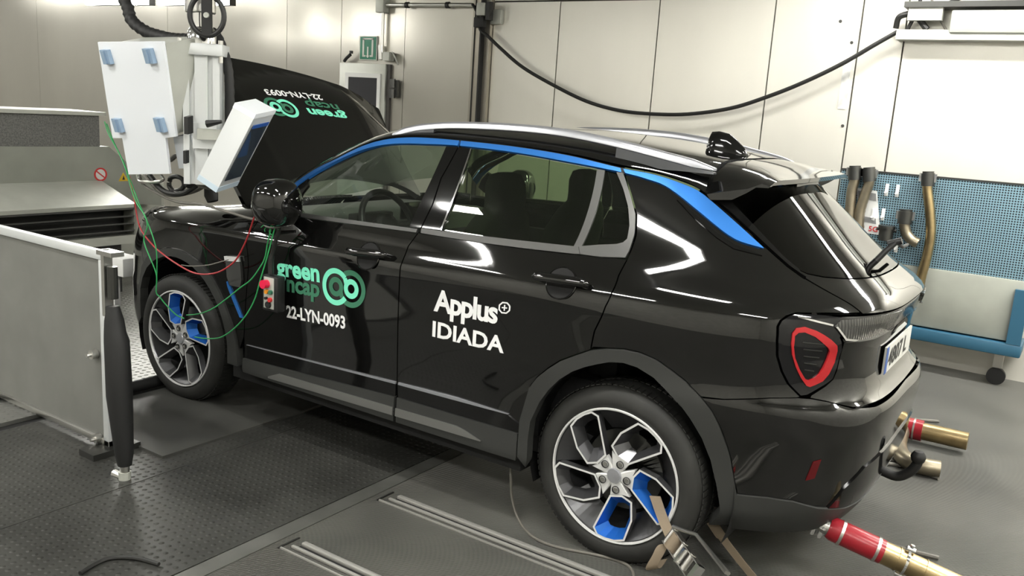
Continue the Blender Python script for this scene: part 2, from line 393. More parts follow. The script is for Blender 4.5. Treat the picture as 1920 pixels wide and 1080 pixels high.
def patch(name, poly, F, FN, m, parent, off=0., t=.012, step=.035, bst=.015, holes=(), mirror=False, smooth_side=False):
    """a solid sheet over the area poly (surface parameters), following the surface F"""
    rings = [dense(poly, bst)] + [dense(h, bst) for h in holes]; bd = np.vstack(rings); ed = []; k = 0
    for r in rings: ed += [(k + i, k + (i + 1) % len(r)) for i in range(len(r))]; k += len(r)
    lo, hi = rings[0].min(0), rings[0].max(0)
    gx, gy = np.meshgrid(np.arange(lo[0] + step / 2, hi[0], step), np.arange(lo[1] + step / 2, hi[1], step)); G = np.stack([gx.ravel(), gy.ravel()], 1)
    if len(G):
        G = G[inpoly(G, rings[0])]
        for h in rings[1:]: G = G[~inpoly(G, h)]
    if len(G):
        dd = np.min(np.linalg.norm(G[:, None] - bd[None], axis=2), axis=1); G = G[dd > bst * .55]
    pts = np.vstack([bd, G]) if len(G) else bd
    vs, es, fs, *_ = delaunay_2d_cdt([Vector(p) for p in pts], ed, [], 0, 1e-7)
    vs = np.array([v[:] for v in vs]); fs = [tuple(f) for f in fs]
    cen = np.array([vs[list(f)].mean(0) for f in fs]); ok = inpoly(cen, rings[0])
    for h in rings[1:]: ok &= ~inpoly(cen, h)
    fs = [f for f, o in zip(fs, ok) if o]
    P = F(vs[:, 0], vs[:, 1]); N = FN(vs[:, 0], vs[:, 1]); n = len(P)
    FA = np.array(fs); sgn_ = np.einsum('ij,ij->i', np.cross(P[FA[:, 1]] - P[FA[:, 0]], P[FA[:, 2]] - P[FA[:, 0]]), N[FA[:, 0]]).sum()
    if sgn_ < 0: fs = [f[::-1] for f in fs]
    cnt = {}
    for f in fs:
        for i in range(len(f)):
            a, b = f[i], f[(i + 1) % len(f)]; cnt[(a, b)] = cnt.get((a, b), 0) + 1
    bnd = [e for e in cnt if (e[1], e[0]) not in cnt]
    V = np.vstack([P + N * off, P + N * (off - t)])
    faces = list(fs) + [tuple(i + n for i in f[::-1]) for f in fs] + [(a, a + n, b + n, b) for a, b in bnd]
    objs = []
    for sgn in ((1, -1) if mirror else (1,)):
        VV = V.copy(); VV[:, 1] *= sgn; NN = N.copy(); NN[:, 1] *= sgn; FF = faces if sgn == 1 else [f[::-1] for f in faces]
        me = bpy.data.meshes.new(name); me.from_pydata(VV.tolist(), [], FF); me.materials.append(m)
        ln = np.zeros((len(me.loops), 3)); vi = np.zeros(len(me.loops), int); me.loops.foreach_get('vertex_index', vi)
        nf = len(fs); pn = np.zeros(len(me.polygons) * 3); me.polygons.foreach_get('normal', pn); pn = pn.reshape(-1, 3); li = 0
        for i, p in enumerate(FF):
            for q in range(len(p)):
                v = vi[li]; ln[li] = NN[v] if i < nf else (-NN[v - n] if i < 2 * nf else (NN[v % n] * (.75 if smooth_side else 0) + pn[i])); li += 1
        me.polygons.foreach_set('use_smooth', [True] * len(me.polygons))
        ln /= np.linalg.norm(ln, axis=1, keepdims=True) + 1e-9
        me.normals_split_custom_set([tuple(x) for x in ln])
        o = bpy.data.objects.new(name, me); COL.objects.link(o); o.parent = parent; objs.append(o)
    return objs if mirror else objs[0]
def decal(name, v, f, conv, F, FN, m, parent, off=.0025):
    """flat lettering laid on a surface; conv maps letter coordinates to surface parameters"""
    uv = np.array([conv(x, y) for x, y in v]); P = F(uv[:, 0], uv[:, 1]) + FN(uv[:, 0], uv[:, 1]) * off
    o = link_mesh(name, P, f, m, parent); return o
# ------------------------------------------------------------------ roof surface (height over plan)
BT = [(.56, 1.205), (.662, 1.275), (.749, 1.359), (.955, 1.435), (1.125, 1.501), (1.305, 1.544), (1.49, 1.564), (1.679, 1.571), (1.913, 1.572), (2.296, 1.568), (2.665, 1.552), (2.976, 1.521), (3.155, 1.507), (3.283, 1.482), (3.348, 1.459), (3.384, 1.423), (3.436, 1.352), (3.482, 1.279)]
BBt = [(.70, 1.235), (.742, 1.282), (.773, 1.319), (.898, 1.391), (1.065, 1.458), (1.239, 1.507), (1.419, 1.533), (1.694, 1.546), (1.917, 1.551), (2.292, 1.546), (2.652, 1.528), (2.964, 1.507), (3.102, 1.489), (3.179, 1.472), (3.231, 1.439), (3.297, 1.377), (3.343, 1.329), (3.391, 1.298), (3.482, 1.278)]
BTs = np.array(spline(BT, 6)); BBs = np.array(spline(BBt, 6))
def topz(u): return float(np.interp(u, BTs[:, 0], BTs[:, 1]))
def botz(u): return float(np.interp(u, BBs[:, 0], BBs[:, 1]))
_ue = np.linspace(.56, 3.40, 160); _E = B(_ue, np.array([topz(q) + .010 for q in _ue])); _o = np.argsort(_E[:, 0])
def _sm(x, y, s=9):
    xs = np.linspace(x[0], x[-1], 400); ys = np.interp(xs, x, y); k = np.ones(s) / s; yp = np.convolve(np.pad(ys, s // 2, mode='edge'), k, 'valid'); return xs, yp
EX, EY = _sm(_E[_o, 0], -_E[_o, 1]); _, EZ = _sm(_E[_o, 0], _E[_o, 2])
def ye(x): return np.interp(x, EX, EY)
def ze(x): return np.interp(x, EX, EZ)
zc = smooth_table([.1, .35, .6, .8, 1.0, 1.2, 1.4, 1.7, 2.0, 2.3, 2.6, 2.8, 2.95, 3.1], [1.05, 1.19, 1.335, 1.44, 1.535, 1.605, 1.64, 1.655, 1.652, 1.64, 1.615, 1.592, 1.57, 1.55])
def TZ(x, y):
    x = np.asarray(x, float); t = np.clip(np.abs(y) / ye(x), 0, 1); p = np.interp(x, [.8, 1.3, 2., 2.9], [2.2, 2.6, 3.2, 6.])
    return ze(x) + (zc(x) - ze(x)) * (1 - np.minimum(t, .9995) ** p) ** .6
def RF(x, s):                                # s = fraction of the half width, in metres of a .66 m half
    x = np.asarray(x, float); y = np.asarray(s, float) / .66 * ye(x); return np.stack([x, y, TZ(x, y)], -1)
def RFN(x, s):
    e = 3e-3; s = np.clip(s, -.657, .657); dx = RF(x + e, s) - RF(x - e, s); dy = RF(x, s + 2e-3) - RF(x, s - 2e-3); n = np.cross(dx, dy); return n / np.linalg.norm(n, axis=-1, keepdims=True)

# ------------------------------------------------------------------ the car
car = empty('car', (0, 0, 0))
tag(car, 'black suv with blue window trim and raised bonnet, strapped down on the test floor', 'car')
PT = M['paint']
def curve_between(tab, u0, u1, n=14, d=0.): return [(u, float(np.interp(u, tab[:, 0], tab[:, 1])) + d) for u in np.linspace(u0, u1, n)]
# blue window trim
def blue(name, u0, u1, mirror=True, end=None):
    top = curve_between(BTs, u0, u1, 26); bot = curve_between(BBs, max(u0, .705), u1 - .006, 26)[::-1]
    return patch(name, top + bot, BB, BBN, M['blue'], car, off=.006, t=.014, step=.03, bst=.01, mirror=mirror)
blue('window_trim', .66, 1.905); blue('window_trim', 1.918, 2.972); blue('window_trim', 2.988, 3.482)
gap = .003
# front door
front_edge = [(.66, 1.160), (.672, 1.02), (.668, .88), (.648, .74), (.618, .60), (.600, .50), (.598, .328)]
bc = [(1.676, .330), (1.668, .50), (1.668, .667), (1.668, .886), (1.677, 1.029), (1.700, 1.118), (1.744, 1.178)]
door_f = [(u + gap, z) for u, z in front_edge[::-1]][::-1]
beltf = [(.70, 1.158), (.95, 1.156), (1.333, 1.166), (1.69, 1.176)]
poly = [(u - gap, z) for u, z in bc][::-1] and ([(u + gap, z) for u, z in front_edge[::-1]] + beltf[1:] + [(u - gap, z) for u, z in bc[::-1]])
doors = {}
doors['f'] = patch('front_door', poly, BB, BBN, PT, car, t=.02, mirror=True)
cut = [(2.982, 1.505), (2.979, 1.483), (2.965, 1.42), (2.951, 1.36), (2.906, 1.287), (2.848, 1.222), (2.829, 1.201), (2.759, 1.14), (2.705, 1.08), (2.674, 1.026), (2.639, .924), (2.633, .854)]
arch_ro = [(2.350, .335), (2.350, .49), (2.381, .64), (2.412, .69), (2.459, .738), (2.51, .779), (2.571, .813), (2.633, .845), (2.703, .865), (2.77, .874), (2.834, .872), (2.90, .857), (2.965, .826), (3.02, .795), (3.075, .748), (3.115, .705), (3.149, .655), (3.19, .58), (3.213, .53), (3.235, .46), (3.255, .40), (3.27, .345), (3.285, .27)]
belt_r = [(1.786, 1.178), (2.09, 1.179), (2.35, 1.184), (2.578, 1.190), (2.72, 1.196), (2.822, 1.197)]
ro_left = arch_ro[:8]
poly = [(u + gap, z) for u, z in bc] + belt_r + [(u - gap, z) for u, z in cut[7:]] + [(u - .004, z + .004) for u, z in ro_left[::-1]]
doors['r'] = patch('rear_door', poly, BB, BBN, PT, car, t=.02, mirror=True)
# belt mouldings, glass and pillars
gl_f = [(.93, 1.174), (1.33, 1.183), (1.688, 1.195)]
gl_r = [(1.878, 1.205), (2.23, 1.209), (2.574, 1.217)]
patch('belt_moulding', [(.82, 1.158), (.95, 1.158), (1.333, 1.168), (1.738, 1.179), (1.742, 1.194), (1.33, 1.185), (.93, 1.176), (.83, 1.178)], BB, BBN, M['trimgrey'], car, off=.007, t=.012, mirror=True)
patch('belt_moulding', [(1.765, 1.180), (2.09, 1.181), (2.35, 1.186), (2.578, 1.192), (2.60, 1.194), (2.60, 1.220), (2.23, 1.211), (1.765, 1.199)], BB, BBN, M['trimgrey'], car, off=.007, t=.012, mirror=True)
ftop = curve_between(BBs, .905, 1.812, 22, -.004)
patch('front_window', [(.935, 1.176), (1.33, 1.184), (1.69, 1.196)] + [(1.815, 1.542)] + ftop[::-1] + [(.875, 1.30), (.872, 1.262)], BB, BBN, M['glass'], car, off=-.004, t=.004, mirror=True)
rtop = curve_between(BBs, 2.004, 2.822, 20, -.004)
patch('rear_window', [(1.882, 1.204)] + gl_r[1:] + [(2.822, 1.508)] + rtop[::-1], BB, BBN, M['privacy'], car, off=-.003, t=.004, mirror=True)
patch('quarter_window', [(2.616, 1.225), (2.866, 1.507), (2.938, 1.503), (2.934, 1.45), (2.920, 1.382), (2.89, 1.318), (2.855, 1.269), (2.83, 1.254), (2.795, 1.246), (2.70, 1.235)], BB, BBN, M['privacy'], car, off=-.003, t=.004, mirror=True)
patch('window_divider', [(2.572, 1.216), (2.822, 1.511), (2.868, 1.509), (2.614, 1.222)], BB, BBN, M['trimgrey'], car, off=.004, t=.012, mirror=True)
patch('quarter_window_frame', [(2.936, 1.505), (2.974, 1.505), (2.971, 1.483), (2.944, 1.36), (2.90, 1.290), (2.845, 1.226), (2.82, 1.203), (2.70, 1.194), (2.602, 1.194), (2.602, 1.222), (2.70, 1.236), (2.795, 1.247), (2.83, 1.256), (2.855, 1.270), (2.89, 1.319), (2.920, 1.383), (2.934, 1.45)], BB, BBN, M['trimgrey'], car, off=.006, t=.014, mirror=True)
patch('pillar_cover', [(1.690, 1.196), (1.742, 1.197), (1.757, 1.199), (1.80, 1.30), (1.822, 1.411), (1.902, 1.546), (1.816, 1.544)], BB, BBN, M['gloss'], car, off=.004, t=.014, mirror=True)
patch('pillar_cover', [(1.765, 1.201), (1.874, 1.206), (1.998, 1.545), (1.910, 1.547), (1.83, 1.411), (1.808, 1.30)], BB, BBN, M['gloss'], car, off=.004, t=.014, mirror=True)
patch('window_edge_strip', [(1.874, 1.206), (1.882, 1.206), (2.006, 1.545), (1.998, 1.545)], BB, BBN, M['chrome'], car, off=.008, t=.008, mirror=True)
patch('mirror_sail', [(.80, 1.178), (.93, 1.176), (.868, 1.262), (.872, 1.30), (.80, 1.33), (.74, 1.275), (.72, 1.225)], BB, BBN, M['gloss'], car, off=.002, t=.012, mirror=True)
# fender
arch_fo = [(-.455, .36), (-.44, .45), (-.415, .56), (-.385, .65), (-.345, .72), (-.263, .79), (-.16, .838), (-.07, .861), (-.022, .868), (.05, .873), (.111, .871), (.18, .861), (.248, .842), (.31, .816), (.359, .785), (.40, .75), (.438, .706), (.47, .652), (.492, .605), (.515, .55), (.54, .46), (.56, .335)]
fe = [(u - gap, z) for u, z in front_edge]
ftopz = [(.655, 1.168), (.50, 1.172), (.30, 1.158), (.10, 1.135), (-.10, 1.106), (-.30, 1.075), (-.42, 1.055)]
poly = [(u, z + .004) for u, z in arch_fo[4:19]] + [(.545, .50), (.562, .43)] + [fe[5]] + fe[4::-1] + ftopz + [(-.47, 1.03), (-.46, .95), (-.40, .86)]
patch('fender', poly, BB, BBN, PT, car, t=.015, mirror=True)
vent = [(.50, .905), (.615, .917), (.625, .80), (.612, .76), (.53, .758), (.508, .80)]
patch('fender_vent', vent, BB, BBN, M['trimgrey'], car, off=.012, t=.012, mirror=True)
patch('vent_brow', [(.50, .905), (.615, .917), (.618, .893), (.503, .882)], BB, BBN, M['silver'], car, off=.018, t=.01, mirror=True)
patch('vent_accent', [(.507, .775), (.527, .745), (.590, .625), (.605, .60), (.585, .60), (.565, .635), (.505, .745), (.497, .77)], BB, BBN, M['blue'], car, off=.007, t=.01, mirror=True)
# front bumper and headlamp
poly = [(-1.46, .30), (-1.46, .88), (-1.0, .92), (-.62, .955), (-.47, .955), (-.40, .85), (-.352, .735)] + [(u - .004, z) for u, z in arch_fo[3::-1]] + [(-.47, .24), (-.65, .235), (-1.0, .25)]
def mirror_poly(poly): return poly
patch('front_bumper', poly, BB, BBN, PT, car, t=.02, mirror=True)
patch('headlamp', [(-1.05, .93), (-.63, .965), (-.482, .97), (-.478, 1.035), (-.44, 1.06), (-.55, 1.05), (-.75, 1.02), (-1.05, .99)], BB, BBN, M['lampclear'], car, off=.004, t=.02, mirror=True)
patch('daytime_lamp', [(-.66, .985), (-.50, .99), (-.50, 1.02), (-.60, 1.012)], BB, BBN, M['chrome'], car, off=.010, t=.01, mirror=True)
# arch mouldings
arch_ri = [(2.398, .30), (2.397, .42), (2.402, .50), (2.437, .595), (2.472, .655), (2.515, .708), (2.565, .749), (2.622, .78), (2.67, .80), (2.719, .818), (2.775, .826), (2.833, .819), (2.90, .792), (2.966, .739), (3.01, .705), (3.048, .665), (3.10, .60), (3.145, .522), (3.18, .43), (3.21, .33), (3.222, .25)]
arch_fi = [(-.415, .40), (-.405, .50), (-.385, .58), (-.345, .65), (-.272, .722), (-.215, .757), (-.157, .787), (-.08, .813), (-.002, .829), (.06, .832), (.117, .828), (.17, .818), (.219, .803), (.27, .78), (.318, .75), (.36, .712), (.402, .66), (.425, .615), (.446, .56), (.47, .46), (.48, .335)]
patch('wheel_arch_moulding', arch_ro + arch_ri[::-1], BB, BBN, M['clad'], car, off=.012, t=.045, step=.03, bst=.02, mirror=True)
patch('wheel_arch_moulding', arch_fo + arch_fi[::-1], BB, BBN, M['clad'], car, off=.012, t=.045, step=.03, bst=.02, mirror=True)
# sill cladding on the doors
def two(name, a, b, z, mtl, off, t):
    for u0, u1, par in ((a, 1.664, 'f'), (1.680, b, 'r')):
        lo = [(u, z(u)[0]) for u in np.linspace(u0, u1, 12)]; hi = [(u, z(u)[1]) for u in np.linspace(u1, u0, 12)]
        o = patch(name, lo + hi, BB, BBN, mtl, doors[par][0], off=off, t=t)
two('sill_cladding', .605, 2.345, lambda u: (.318, np.interp(u, [.6, 1.67, 2.34], [.388, .430, .432])), M['clad'], .014, .02)
def zs(u):
    c = np.interp(u, [.82, 1.67, 2.16], [.350, .364, .372]); h = .018 if .83 < u < 2.05 else (.018 * max(0, (2.17 - u) / .12) if u > 2 else .004); return (c - .018, c - .018 + 2 * h)
two('sill_strip', .815, 2.165, zs, M['strip'], .021, .01)
two('chrome_line', .625, 2.29, lambda u: (np.interp(u, [.62, 1.67, 2.3], [.461, .490, .501]), np.interp(u, [.62, 1.67, 2.0, 2.3], [.463, .500, .510, .503])), M['railgrey'], .008, .008)
two('door_ledge', .63, 2.345, lambda u: (np.interp(u, [.62, 1.67, 2.34], [.392, .434, .436]), np.interp(u, [.62, 1.67, 2.3, 2.34], [.460, .489, .499, .47])), M['gloss'], .006, .006)
# quarter panel
hatch_cut = [(3.372, 1.452), (3.398, 1.440), (3.438, 1.388), (3.478, 1.322), (3.531, 1.226), (3.561, 1.191), (3.60, 1.152), (3.634, 1.120), (3.652, 1.098)]
qb = curve_between(BBs, 2.992, 3.46, 26, -.004)
lampL = [(3.404, 1.091), (3.366, 1.080), (3.338, 1.062), (3.325, 1.040), (3.322, .99), (3.330, .937), (3.355, .88), (3.385, .835), (3.43, .793)]
poly = [(2.640, .862)] + [(u, z + .005) for u, z in arch_ro[8:15]] + [(3.154, .757), (3.325, .782), (3.42, .790)] + [(u - gap, z) for u, z in lampL[::-1]] + [(3.52, 1.096), (3.645, 1.096)] + [(u - gap * 1.5, z) for u, z in hatch_cut[::-1][:5]] + [(3.492, 1.284)] + qb[::-1] + [(u + gap, z) for u, z in cut[1:]]
patch('quarter_panel', poly, BB, BBN, PT, car, t=.015, mirror=True, bst=.012)
patch('trim_shadow_strip', [(3.205, 1.425), (3.262, 1.374), (3.315, 1.318), (3.365, 1.286), (3.44, 1.262), (3.455, 1.255), (3.35, 1.272), (3.30, 1.305), (3.245, 1.362)], BB, BBN, M['gloss'], car, off=.004, t=.01, mirror=True)  # decorative black strip below the blue trim
patch('roof_side_edge', curve_between(BTs, 3.34, 3.47, 8, .003) + [(3.470, 1.322), (3.428, 1.39), (3.39, 1.438), (3.36, 1.452)], BB, BBN, PT, car, off=.002, t=.012, mirror=True)
# rear bumper
bump = [(u + .004, z) for u, z in arch_ro[14:]] + [(3.34, .255), (3.50, .27), (3.75, .275), (UC, .28)]
top_b = [(UC, .748), (3.95, .744), (3.75, .742), (3.62, .752), (3.53, .775), (3.47, .785), (3.42, .787), (3.325, .779), (3.154, .753), (3.085, .747)]
def full(poly_half):                       # polygon that starts and ends on the centre line -> whole width
    return poly_half + [(2 * UC - u, z) for u, z in poly_half[::-1]]
halfb = top_b[::-1][::-1]
P1 = [(u, z) for u, z in top_b]           # centre -> left end
P2 = bump                                  # left end downwards -> centre bottom
loop = P1 + P2
poly = loop + [(2 * UC - u, z) for u, z in loop[::-1] if abs(u - UC) > 1e-6]
patch('rear_bumper', poly, BB, BBN, PT, car, t=.02, step=.04)
lowv = [(3.245, .40), (3.36, .405), (3.45, .398), (3.55, .370), (3.70, .345), (3.9, .335), (UC, .333)]
loop = lowv + [(UC, .262), (3.5, .255), (3.29, .25)]
poly = lowv[:-1] + [(2 * UC - u, z) for u, z in lowv[::-1]] + [(2 * UC - 3.29, .25), (UC, .255), (3.29, .25)]
patch('rear_valance', poly, BB, BBN, M['clad'], car, off=.01, t=.03, step=.04)
patch('bumper_insert', [(3.60, .36), (3.72, .345), (UC, .345), (2 * UC - 3.72, .345), (2 * UC - 3.60, .36), (2 * UC - 3.64, .44), (2 * UC - 3.74, .51), (2 * UC - 3.88, .53), (UC, .535), (3.88, .53), (3.74, .51), (3.64, .44)], BB, BBN, M['gloss'], car, off=.006, t=.012, step=.05)
rq = hit(1525, 880); patch('bumper_reflector', [(rq[0] - .018, rq[1] - .045), (rq[0] + .012, rq[1] - .035), (rq[0] + .018, rq[1] + .04), (rq[0] - .008, rq[1] + .03)], BB, BBN, M['darkred'], car, off=.003, t=.01, mirror=True)
# taillamps
lamp = [(3.404, 1.087), (3.37, 1.076), (3.343, 1.060), (3.331, 1.040), (3.328, .99), (3.336, .937), (3.36, .882), (3.39, .837), (3.432, .797), (3.455, .80), (3.527, .838), (3.556, .858), (3.566, .90), (3.572, .965), (3.562, .995), (3.552, 1.010), (3.56, 1.05), (3.56, 1.080), (3.50, 1.086)]
tl = patch('taillamp', lamp, BB, BBN, M['lampdark'], car, off=.003, t=.02, mirror=True, bst=.01)
ring_o = [(3.375, 1.020), (3.390, 1.040), (3.419, 1.046), (3.458, 1.035), (3.485, 1.022), (3.514, 1.005), (3.541, .984), (3.547, .965), (3.546, .921), (3.530, .878), (3.510, .852), (3.48, .837), (3.463, .830), (3.450, .834), (3.425, .864), (3.402, .900), (3.382, .945), (3.372, .985)]
ring_i = [(3.383, 1.012), (3.396, 1.024), (3.418, 1.027), (3.455, 1.013), (3.485, .992), (3.510, .974), (3.517, .962), (3.513, .930), (3.503, .90), (3.492, .878), (3.475, .862), (3.458, .854), (3.443, .858), (3.416, .894), (3.394, .935), (3.382, .975)]
for k, o in enumerate(tl):
    FX = BB if k == 0 else (lambda u, z: BB(2 * UC - np.asarray(u), z)); FXN = BBN if k == 0 else (lambda u, z: BBN(2 * UC - np.asarray(u), z))
    patch('lamp_ring', ring_o, FX, FXN, M['red'], o, off=.011, t=.012, holes=[ring_i], step=.02, bst=.008)
    for zz in (.99, .965, .94, .915, .89):
        w = np.interp(zz, [.86, 1.02], [.008, .045])
        patch('lamp_bar', [(3.452 - w, zz), (3.458 + w, zz - .004), (3.458 + w, zz - .001), (3.452 - w, zz + .003)], FX, FXN, M['darksteel'], o, off=.006, t=.004, bst=.02)
# tailgate: glass, lower skin, lamp bar, plate panel
H = [(3.660, 1.094), (3.638, 1.120), (3.604, 1.153), (3.567, 1.192), (3.537, 1.227)]
low = [(3.66, 1.0915), (3.80, 1.090), (4.0, 1.088), (UC, 1.087)]
gbot = [(3.560, 1.222), (3.590, 1.206), (3.65, 1.197), (3.76, 1.190), (3.95, 1.186), (UC, 1.185)]
P = low + [(2 * UC - u, z) for u, z in low[::-1][1:]] + [(2 * UC - u, z) for u, z in H[1:]] + [(2 * UC - u, z - .004) for u, z in gbot] + [(u, z - .004) for u, z in gbot[::-1][1:]] + H[::-1][:-1]
patch('tailgate', P, BB, BBN, PT, car, t=.02, step=.035, bst=.012)
gtop = [(3.47, 1.44), (3.55, 1.475), (3.75, 1.49), (UC, 1.495)]
side_g = [(3.560, 1.222), (3.538, 1.25), (3.520, 1.30), (3.495, 1.37), (3.47, 1.44)]
P = gbot + [(2 * UC - u, z) for u, z in gbot[::-1][1:]] + [(2 * UC - u, z) for u, z in side_g[1:]] + [(2 * UC - u, z) for u, z in gtop[1:]] + [(u, z) for u, z in gtop[::-1][1:]] + side_g[::-1][1:-1]
patch('tailgate_window', P, BB, BBN, M['hatchglass'], car, off=0., t=.005, step=.04)
fin = [(u + .004, z) for u, z in hatch_cut[:6]] + [(3.562, 1.218), (3.541, 1.25), (3.523, 1.30), (3.498, 1.37), (3.474, 1.44), (3.45, 1.475), (3.40, 1.478), (3.375, 1.462)]
patch('tailgate_fin', fin, BB, BBN, M['gloss'], car, off=.008, t=.03, mirror=True)
bar = [(3.528, 1.052), (3.552, 1.072), (3.676, 1.078), (3.82, 1.079), (3.96, 1.074), (3.90, 1.03), (3.822, 1.014), (3.70, 1.002), (3.635, 1.000), (3.57, 1.006)]
patch('lamp_bar_panel', [(3.565, 1.084), (UC, 1.080), (2 * UC - 3.565, 1.084), (2 * UC - 3.565, 1.012), (2 * UC - 3.58, .99), (UC, 1.0), (3.58, .99), (3.565, 1.012)], BB, BBN, M['gloss'], car, off=-.004, t=.02, step=.05)
patch('lamp_bar_lens', bar, BB, BBN, M['lampclear'], car, off=.006, t=.012, mirror=True)
patch('lamp_bar_chrome', [(3.53, 1.048), (3.572, 1.002), (3.635, .995), (3.72, .997), (3.835, 1.010), (3.83, 1.016), (3.72, 1.004), (3.635, 1.002), (3.576, 1.009), (3.535, 1.052)], BB, BBN, M['chrome'], car, off=.012, t=.012, mirror=True)
patch('lamp_top_chrome', [(3.40, 1.074), (3.52, 1.052), (3.521, 1.058), (3.40, 1.080)], BB, BBN, M['chrome'], car, off=.008, t=.008, mirror=True)
pe = [(3.580, .988), (3.580, .93), (3.576, .885), (3.564, .851), (3.534, .828), (3.475, .797), (3.47, .790), (3.53, .780), (3.63, .757)]
patch('tailgate_lower', pe + [(UC, .752)] + [(2 * UC - u, z) for u, z in pe[::-1]] + [(UC, .998)], BB, BBN, PT, car, off=-.003, t=.02, step=.04)
# number plate
pl = MB().box(3.538, 3.546, -.26, .26, .815, .925).build('number_plate', M['plate'], car, False)
MB().box(3.5455, 3.5475, -.258, -.218, .817, .923).build('plate_band', M['plateblue'], pl, False)
v, f = text_mesh('4807 L', .02); v = (v - v.min(0)) / (v.max(0) - v.min(0))
link_mesh('plate_lettering', [(3.5478, -.205 + x * .375, .833 + y * .074) for x, y in v], f, M['black'], pl)
v, f = text_mesh('LYNK&CO', .01); v = (v - v.min(0)) / (v.max(0) - v.min(0))
decal('badge_lettering', v, f, lambda x, y: (UC - .15 + .30 * x, 1.028 + .022 * y), BB, BBN, M['chrome'], car, .012)
# ------------------------------------------------------------------ roof, windscreen, spoiler, rails
hdr = lambda s: 1.30 - .14 * (1 - (s / .66) ** 2)
cowl = lambda s: .70 - .42 * (1 - (abs(s) / .66) ** 2.2)
S = np.linspace(-.60, .60, 17)
roof_poly = [(x, -.6585) for x in np.linspace(.80, 2.872, 40)] + [(2.872 - .012 * (1 - (s / .66) ** 2), s) for s in np.linspace(-.60, .60, 13)] + [(x, .6585) for x in np.linspace(2.872, .80, 40)] + [(.80, .605)] + [(hdr(s), s) for s in S[::-1]] + [(.80, -.605)]
patch('roof', roof_poly, RF, RFN, PT, car, t=.02, step=.045, bst=.014)
patch('windscreen', [(hdr(s) - .004, s) for s in S] + [(.80, .602)] + [(max(cowl(s), .24), s) for s in S[::-1]] + [(.80, -.602)], RF, RFN, M['windscreen'], car, off=-.004, t=.005, step=.06, bst=.03)
patch('roof_lining', [(x, -.645) for x in np.linspace(1.35, 2.93, 20)] + [(x, .645) for x in np.linspace(2.93, 1.35, 20)], RF, RFN, M['interior'], car, off=-.028, t=.012, step=.08, bst=.04)
patch('gap_seal', curve_between(BTs, .72, 3.38, 40, -.012) + curve_between(BTs, .72, 3.38, 40, .012)[::-1], BB, BBN, M['interior'], car, off=-.012, t=.012, mirror=True)
# spoiler
st = []
for y in [-.578, -.56, -.535, -.50, -.40, -.25, -.1, 0, .1, .25, .40, .50, .535, .56, .578]:
    a = abs(y); k = np.clip((a - .50) / .078, 0, 1)
    zf = float(TZ(2.884, min(a, .50))) * (1 - k) + 1.455 * k; tip = 3.145 - .018 * (a / .5) ** 2; zt = 1.532 * (1 - k ** 1.5) + 1.512 * k ** 1.5
    zl = zt - .022 + .012 * k; zu = 1.480 * (1 - k) + 1.445 * k
    st.append([(2.884, zf), (2.95, zf * .78 + zt * .22 + .004), (3.04, zf * .42 + zt * .58 + .004), (tip - .03, zt + .003), (tip, zt - .004), (tip - .004, zl), (tip - .05, zl - .002), (3.04, (zl + zu) / 2 + .004), (2.985, zu), (2.90, min(zf - .02, zu - .01))])
ys = [-.578, -.56, -.535, -.50, -.40, -.25, -.1, 0, .1, .25, .40, .50, .535, .56, .578]
V = [(x, y, z) for y, s in zip(ys, st) for x, z in s]; n = 10; F = []
for i in range(len(ys) - 1):
    for k in range(n): F.append((i * n + k, i * n + (k + 1) % n, (i + 1) * n + (k + 1) % n, (i + 1) * n + k))
F += [tuple(range(n)), tuple((len(ys) - 1) * n + k for k in range(n))[::-1]]
sp = link_mesh('roof_spoiler', V, F, PT, car, angle=28)
MB().box(3.055, 3.10, -.16, .16, 1.490, 1.500).build('brake_light', M['lampdark'], sp, False)
# rails
nearrail = [((740, 246), -.635), ((755, 241), -.63), ((770, 236.5), -.625), ((800, 231.5), -.62), ((860, 228.5), -.615), ((960, 232), -.61), ((1060, 242), -.605), ((1160, 262), -.595), ((1250, 285), -.575), ((1300, 298.5), -.56), ((1342, 311), -.545)]
rp = [at(p[0], p[1], 1, y) for p, y in nearrail]; rp = [p - np.array([0, 0, .012]) for p in spline(rp, 6)]
for sg in (-1, 1):
    pts = [np.array([p[0], p[1] * -sg, p[2]]) for p in rp]; mb = MB(); N = len(pts); v = []
    prof = [(-.017, -.016), (-.010, -.022), (.010, -.022), (.017, -.014), (.014, .006), (.004, .013), (-.008, .012), (-.016, .002)]
    for i, p in enumerate(pts):
        k = .35 + .65 * min(1, i / 6, (N - 1 - i) / 6)
        for a, b in prof: v.append(p + np.array([0, a, b * k]))
    F = [(i * 8 + k, i * 8 + (k + 1) % 8, (i + 1) * 8 + (k + 1) % 8, (i + 1) * 8 + k) for i in range(N - 1) for k in range(8)] + [tuple(range(8)), tuple((N - 1) * 8 + k for k in range(8))[::-1]]
    rail = link_mesh('roof_rail', v, F, M['railgrey'], car, angle=50)
    for x0, x1 in ((1.33, 1.585), (2.50, 2.895)):
        xs = np.linspace(x0, x1, 14); v = []
        for x in xs:
            q = np.array([np.interp(x, [p[0] for p in pts], [p[c] for p in pts]) for c in range(3)]); zb = float(TZ(x, min(abs(q[1]), float(ye(x)) * .99))) - .012
            zt = q[2] - .014; zb = min(max(zb, zt - .055 * min(1, (x1 - x) / .30 + .12) if x0 > 2 else zb), zt - .004)
            for dy in (-.013, .013): v += [(x, q[1] + dy * 1.3, zb), (x, q[1] + dy, zt)]
        F = []
        for i in range(13):
            a = i * 4; b = a + 4; F += [(a, a + 1, b + 1, b), (a + 2, b + 2, b + 3, a + 3), (a + 1, a + 3, b + 3, b + 1), (a, b, b + 2, a + 2)]
        F += [(0, 2, 3, 1), (52, 53, 55, 54)]
        link_mesh('rail_foot', v, F, M['railfoot'], rail, angle=40)
